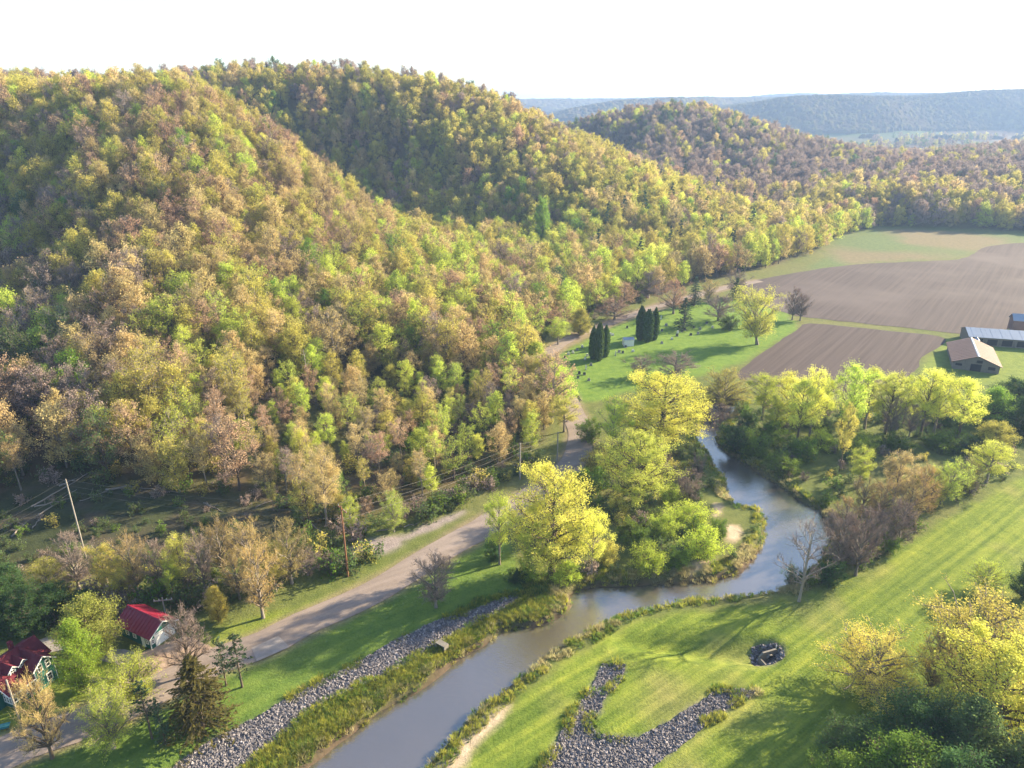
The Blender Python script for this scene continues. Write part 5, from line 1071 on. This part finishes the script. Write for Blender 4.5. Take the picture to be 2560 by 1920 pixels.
for q, (cx, cy_) in enumerate(GS):
    u, v_ = 1300 + cx * 0.3617, 650 + cy_ * 0.3617; p = G(u, v_); e_s = 0.72; kd = gr_r.choice(['granite_dark', 'granite_dark', 'granite_grey', 'marble_white']) if q not in (8, 13, 14, 16, 26) else 'marble_white'
    tall = q in (16, 29, 8)
    e = empty('gravestone', (p[0], p[1], tz(*p) - 0.04), math.radians(gr_r.uniform(-12, 25)))
    desc = dict(granite_dark='dark granite gravestone', granite_grey='grey granite gravestone', marble_white='white marble gravestone')[kd]
    tag(e, ('tall ' if tall else '') + desc + ' on a plinth in the cemetery grass', 'gravestone', ('tall ' if tall else '') + desc + 's')
    e.scale = (e_s,) * 3
    hh = 1.7 if tall else gr_r.uniform(0.75, 1.05); ww = 0.45 if tall else gr_r.uniform(0.75, 1.15)
    box('plinth', e, (ww + 0.3, 0.5, 0.25), (0, 0, 0.12), 'granite_grey', 0.02)
    out = [(-ww / 2, 0.25), (ww / 2, 0.25), (ww / 2, 0.25 + hh * 0.8)] + [(ww / 2 * math.cos(a), 0.25 + hh * (0.8 + 0.2 * math.sin(a))) for a in np.linspace(0.3, math.pi - 0.3, 6)] + [(-ww / 2, 0.25 + hh * 0.8)]
    prism('headstone', e, out, 'y', -0.12, 0.12, kd)
# --- poles and wires
def pole(name, u, vb, vt, mat, label, arms=1, r0=0.17, armw=2.6, steel=False, yaw=0.0):
    p = ground_at(u, vb); h = W(u, vt, p[1])[2] - p[2]
    e = empty(name, (p[0], p[1], p[2] - 0.3), yaw); tag(e, label, 'pole')
    zz = np.linspace(0, h + 0.3, 5); v, f = chain(np.column_stack([zz * 0, zz * 0, zz]), r0 * (1 - 0.3 * zz / (h + 0.3)), 8); me = mesh_np('shaft', v, f, smooth=True); me.materials.append(MATS[mat]); link('shaft', me, e)
    v, f = tube(np.array([[0, 0, h + 0.3]]), np.array([[0, 0, h + 0.36]]), [r0 * 0.7], [0.02], 8); me = mesh_np('pole_cap', v, f); me.materials.append(MATS[mat]); link('pole_cap', me, e)
    for a in range(arms):
        za = h - 0.25 - a * 1.1; ar = box('crossarm', e, (armw, 0.11, 0.14), (0, r0 * 0.7 + 0.06, za), mat)
        for q in (-0.46, -0.2, 0.2, 0.46):
            v, f = tube(np.array([[q * armw, r0 * 0.7 + 0.06, za + 0.07]]), np.array([[q * armw, r0 * 0.7 + 0.06, za + 0.3]]), [0.05], [0.035], 6); me = mesh_np('insulator', v, f); me.materials.append(MATS['ceramic']); link('insulator', me, ar)
    return e, np.array([p[0], p[1], p[2] + h])
yw = math.radians(-50)
P1, t1 = pole('power_pole', 870, 1442, 1266, 'pole_brown', 'tall brown wooden power pole beside the gravel road', 1, yaw=yw)
P2, t2 = pole('power_pole', 222, 1420, 1198, 'pole_grey', 'pale grey power pole standing before the hillside clearing', 0, 0.12)
P3, t3 = pole('power_pole', 1300, 1200, 1108, 'pole_grey', 'grey power pole behind the big yellow cottonwood', 0)
P4, t4 = pole('power_pole', 1393, 1158, 1080, 'pole_grey', 'slim grey power pole at the road bend', 0, 0.14)
P5, t5 = pole('power_pole', 416, 1545, 1494, 'pole_grey', 'short pole with crossarm behind the garage', 1, 0.12, 2.4, yaw=math.radians(10))
P6, t6 = pole('utility_pole', 55, 1818, 1700, 'pole_grey', 'white service pole at the corner of the house lawn', 0, 0.13)
def wire(a, b2, sag, label):
    t = np.linspace(0, 1, 14)[:, None]; p = a + (b2 - a) * t; p[:, 2] -= sag * 4 * (t * (1 - t))[:, 0]
    v, f = chain(p, np.full(14, 0.014), 4); me = mesh_np('power_line', v, f); me.materials.append(MATS['wire']); o = link('power_line', me); tag(o, label, 'power line', 'power lines: ' + label); return o
off_x = np.array([math.cos(yw), math.sin(yw), 0.0])
out_l = np.array([*W(-260, 1400, t2[1] - 12)]); 
for q, dz in enumerate((-0.05, -1.0, -1.9, -2.7)):
    dd = np.array([0, 0, dz])
    wire(t2 + dd, out_l + dd * 1.1, 0.7, 'power line running from the pale clearing pole past the house')
    if q < 3: wire(t2 + dd, t1 + dd * 0.8 + off_x * (q - 1) * 1.1, 1.0, 'power line across the clearing between pale and brown poles')
    if q < 3: wire(t1 + dd * 0.8 + off_x * (q - 1) * 1.1, t3 + dd, 0.9, 'power line from the brown pole up the road')
    if q < 3: wire(t3 + dd, t4 + dd * 0.8, 0.5, 'power line between the two grey poles at the bend')
# --- culverts
cv = empty('culvert', (*G(1932, 1632), 0.0), math.radians(20)); cv.location.z = tz(cv.location.x, cv.location.y) - 0.1; tag(cv, 'concrete culvert headwall in the stone ringed pit', 'culvert')
prism('headwall', cv, [(-1.5, 0), (1.5, 0), (1.5, 1.0), (1.0, 1.5), (-1.0, 1.5), (-1.5, 1.0)], 'y', 0.5, 0.75, 'concrete')
for sg in (-1, 1): box('wing_wall', cv, (0.2, 1.5, 0.8), (sg * 1.4, -0.26, 0.4), 'concrete')
v, f = tube(np.array([[0, 0.47, 0.6]]), np.array([[0, 0.2, 0.6]]), [0.5], [0.5], 14); me = mesh_np('pipe', v, f); me.materials.append(MATS['concrete']); link('pipe', me, cv)
box('pipe_mouth', cv, (0.8, 0.02, 0.8), (0, 0.47, 0.6), 'dark_opening', 0.0); box('marker_post', cv, (0.08, 0.08, 1.2), (1.3, 0.9, 1.2), 'trim_white')
cv2 = empty('culvert', (*G(1105, 1620), 0.0), math.radians(-35)); cv2.location.z = tz(cv2.location.x, cv2.location.y) - 0.1; tag(cv2, 'small concrete outlet box at the edge of the levee riprap', 'culvert')
cv2.scale = (0.8,) * 3; box('headwall', cv2, (1.9, 0.2, 1.1), (0, 0.5, 0.55), 'concrete'); box('top_slab', cv2, (1.9, 1.0, 0.15), (0, 0.02, 1.18), 'concrete')
for sg in (-1, 1): box('wing_wall', cv2, (0.18, 0.9, 1.1), (sg * 0.86, -0.06, 0.55), 'concrete')
box('pipe_mouth', cv2, (1.4, 0.03, 0.9), (0, 0.38, 0.5), 'dark_opening')
# --- fallen logs
LOGS = [((80, 1269), (232, 1181), 0.2), ((149, 1216), (186, 1203), 0.24), ((86, 1270), (179, 1246), 0.17), ((265, 1227), (345, 1218), 0.3), ((345, 1220), (448, 1234), 0.12), ((30, 1345), (66, 1309), 0.18), ((80, 1325), (110, 1289), 0.15), ((510, 1259), (560, 1282), 0.14), ((113, 1189), (136, 1204), 0.16),
        ((941, 1331), (1005, 1318), 0.16), ((1010, 1320), (1050, 1308), 0.13), ((1013, 1284), (1072, 1273), 0.15), ((774, 1309), (842, 1357), 0.16), ((100, 1290), (190, 1225), 0.14), ((200, 1255), (270, 1230), 0.12), ((640, 1270), (700, 1245), 0.13), ((880, 1392), (905, 1350), 0.09), ((1432, 972), (1455, 1005), 0.2)]
for q, (a, b2, rad) in enumerate(LOGS):
    rad = rad * 0.8; A_, B_ = ground_at(*a), ground_at(*b2); A_ = A_ + [0, 0, rad * 0.8]; B_ = B_ + [0, 0, rad * 0.9]
    rg = np.random.default_rng(900 + q); t = np.linspace(0, 1, 7)[:, None]; p = A_ + (B_ - A_) * t + rg.normal(0, 0.08, (7, 3)); p[:, 2] = np.maximum(p[:, 2], terrain(p[:, 0], p[:, 1]) + rad * 0.55)
    e = empty('fallen_log', tuple(A_)); tag(e, ['bleached grey log felled on the hillside clearing', 'grey fallen log beside the gravel patch by the road', 'dark log lying on the cemetery grass'][2 if q == 17 else 1 if q in (9, 10, 11, 12, 16) else 0], 'log', ['logs on the hillside clearing', 'logs by the gravel patch', None][2 if q == 17 else 1 if q in (9, 10, 11, 12, 16) else 0])
    v, f = chain(p - A_, np.linspace(rad, rad * 0.45, 7), 7); me = mesh_np('log_trunk', v, f, smooth=True); me.materials.append(MATS['log_grey' if q != 17 else 'bark']); link('log_trunk', me, e)
    k = rg.integers(2, 5); bi = rg.integers(2, 6, k); B0 = p[bi] - A_; B1 = B0 + np.column_stack([rg.normal(0, 0.8, (k, 2)), rg.uniform(0.3, 1.0, k)]); v, f = tube(B0, B1, np.full(k, rad * 0.35), np.full(k, 0.02), 5); me = mesh_np('branch_stub', v, f); me.materials.append(MATS['log_grey']); link('branch_stub', me, e)
# dead white snag on the slope
sg_p = ground_at(776, 985); hsn = W(776, 872, sg_p[1])[2] - sg_p[2]; e = empty('dead_snag', tuple(sg_p)); tag(e, 'white dead snag standing among the hillside trees', 'dead tree')
zz = np.linspace(0, hsn, 6); v, f = chain(np.column_stack([np.linspace(0, -0.5, 6), zz * 0, zz]), np.linspace(0.15, 0.04, 6), 6); me = mesh_np('trunk', v, f, smooth=True); me.materials.append(MATS['pole_grey']); link('trunk', me, e)
rg = np.random.default_rng(6); z0 = rg.uniform(hsn * 0.6, hsn * 0.98, 12); a = rg.uniform(0, 6.28, 12); B0 = np.column_stack([-0.5 * z0 / hsn, z0 * 0, z0]); v, f = tube(B0, B0 + np.column_stack([np.cos(a) * 1.2, np.sin(a) * 1.2, np.full(12, 0.9)]), np.full(12, 0.035), np.full(12, 0.012), 4); me = mesh_np('branch', v, f); me.materials.append(MATS['pole_grey']); link('branch', me, e)
# small teal trailer at the house
tp = G(14, 1822); e = empty('garden_cart', (*tp, tz(*tp) - 0.02), 0.4); e.scale = (0.6,) * 3; tag(e, 'small teal garden cart on the shaded house lawn', 'cart')
prism('tub', e, [(-0.7, 0.4), (0.7, 0.4), (0.9, 0.9), (-0.9, 0.9)], 'y', -0.5, 0.5, 'teal_paint')
for sy in (-0.56, 0.56):
    for sx in (-0.45, 0.45):
        v, f = tube(np.array([[sx, sy - 0.06, 0.25]]), np.array([[sx, sy + 0.06, 0.25]]), [0.25], [0.25], 12); me = mesh_np('wheel', v, f); me.materials.append(MATS['granite_dark']); link('wheel', me, e)
v, f = tube(np.array([[-0.8, 0, 0.5]]), np.array([[-1.7, 0, 0.9]]), [0.03], [0.03], 6); me = mesh_np('handle', v, f); me.materials.append(MATS['granite_dark']); link('handle', me, e)

# ------------------------------------------------------------------ far woods on the ridges beyond the valley
def far_wood(name, x0, x1, y0, y1, cell, zmin, label, seed, amp):
    xs = np.arange(x0, x1, cell * 0.42); ys = np.arange(y0, y1, cell * 0.42); X_, Y_ = np.meshgrid(xs, ys); x, y = X_.ravel(), Y_.ravel()
    z = terrain(x, y); ix, iy = np.floor(x / cell), np.floor(y / cell); best = np.full(len(x), 9.0); hgt = np.zeros(len(x))
    for a in (-1, 0, 1):
        for b_ in (-1, 0, 1):
            cx = (ix + a + 0.15 + 0.7 * _hash(ix + a, iy + b_, seed)) * cell; cy2 = (iy + b_ + 0.15 + 0.7 * _hash(ix + a, iy + b_, seed + 1)) * cell
            d = np.hypot(x - cx, y - cy2) / cell; k = d < best; best = np.where(k, d, best); hgt = np.where(k, _hash(ix + a, iy + b_, seed + 2), hgt)
    top = z + amp * (0.55 + 0.5 * hgt) * np.sqrt(np.clip(1.25 - best**2 * 1.5, 0.05, 1.2)) + fbm(x, y, 4, seed) * 2.5
    wood = (z > zmin + fbm(x, y, 120, seed + 5) * 14) | (fbm(x, y, 60, seed + 9) > 0.2)
    top = np.where(wood, top, z - 3); keep = wood.reshape(X_.shape); nx = len(xs)
    ii = (np.arange(len(ys) - 1)[:, None] * nx + np.arange(nx - 1)[None]); kq = keep[:-1, :-1] | keep[1:, 1:] | keep[:-1, 1:] | keep[1:, :-1]; ii = ii[kq]
    me = mesh_np(name, np.column_stack([x, y, top]), np.stack([ii, ii + 1, ii + nx + 1, ii + nx], 1)); 
    at = me.attributes.new('rnd', 'FLOAT', 'POINT'); at.data.foreach_set('value', hgt.astype(np.float32)); me.materials.append(MATS['far_canopy']); o = link(name, me); tag(o, label, kind='stuff'); return o
m, n, l, b = new_mat('far_canopy'); at_ = nd(n, 'ShaderNodeAttribute', attribute_name='rnd'); cr = n.new('ShaderNodeValToRGB'); e0, e1 = cr.color_ramp.elements; e0.color = (0.075, 0.06, 0.05, 1); e1.color = (0.13, 0.12, 0.05, 1); e_ = cr.color_ramp.elements.new(0.6); e_.color = (0.095, 0.08, 0.055, 1)
l.new(at_.outputs['Fac'], cr.inputs[0]); l.new(cr.outputs[0], b.inputs['Base Color']); b.inputs['Roughness'].default_value = 1.0; b.inputs['Specular IOR Level'].default_value = 0.0
far_wood('far_forest', 230, 1600, 1380, 1980, 8.0, 9, 'hazy wooded ridge beyond the far side of the valley', 601, 8)
far_wood('far_forest', -100, 1700, 1990, 2900, 12.0, 9, 'hazy wooded spur behind the round hill', 602, 8)
far_wood('far_forest', -500, 2700, 2900, 3800, 20.0, 9, 'faint blue wooded ridge on the horizon', 603, 8)
# scattered trees on the far valley floor
r = np.random.default_rng(70); fxx = r.uniform(150, 1300, 3600); fyy = r.uniform(930, 1560, 3600); kk = (fbm(fxx, fyy, 90, 700) > 0.10) | (np.abs(fyy - 1150 - 0.1 * fxx) < 12); fxx, fyy = fxx[kk], fyy[kk]
lowm = [p.merged('far_kind') for p in FOREST['low'][:1]]; lowk = [kind_obj(p, c) for p in lowm for c in ('olive', 'moss', 'greybrown')]
scatter('far_trees', np.column_stack([fxx, fyy, terrain(fxx, fyy) - 0.2]), r.integers(0, len(lowk), len(fxx)), r.uniform(0, 6.28, len(fxx)), r.uniform(0.7, 1.2, len(fxx)), lowk, 'scattered trees and hedgerows far across the valley floor')

# ------------------------------------------------------------------ bring the layout to metres
for o in list(col.objects):
    if o.parent is None and o.type in ('MESH', 'EMPTY'):
        o.location = o.location * UNIT; o.scale = o.scale * UNIT
# ------------------------------------------------------------------ haze
bm = bmesh.new(); bmesh.ops.create_cube(bm, size=1.0)
hz = bpy.data.meshes.new('haze'); bm.to_mesh(hz); bm.free()
ho = link('haze', hz); ho.scale = (18000, 14500, 260); ho.location = (0, 6000, 118); tag(ho, 'thin blue evening haze filling the valley', kind='stuff')
m, n, l, b = new_mat('haze_air'); n.remove(b)
pvn = n.new('ShaderNodeVolumePrincipled'); pvn.inputs['Color'].default_value = (0.38, 0.58, 1.0, 1); pvn.inputs['Density'].default_value = 0.00015; pvn.inputs['Anisotropy'].default_value = 0.2
l.new(pvn.outputs[0], n['Material Output'].inputs['Volume']); hz.materials.append(m)
print('tris', sum(len(m_.loops) - 2 * len(m_.polygons) for m_ in bpy.data.meshes)); print('script time', round(time.time() - T_START, 1))
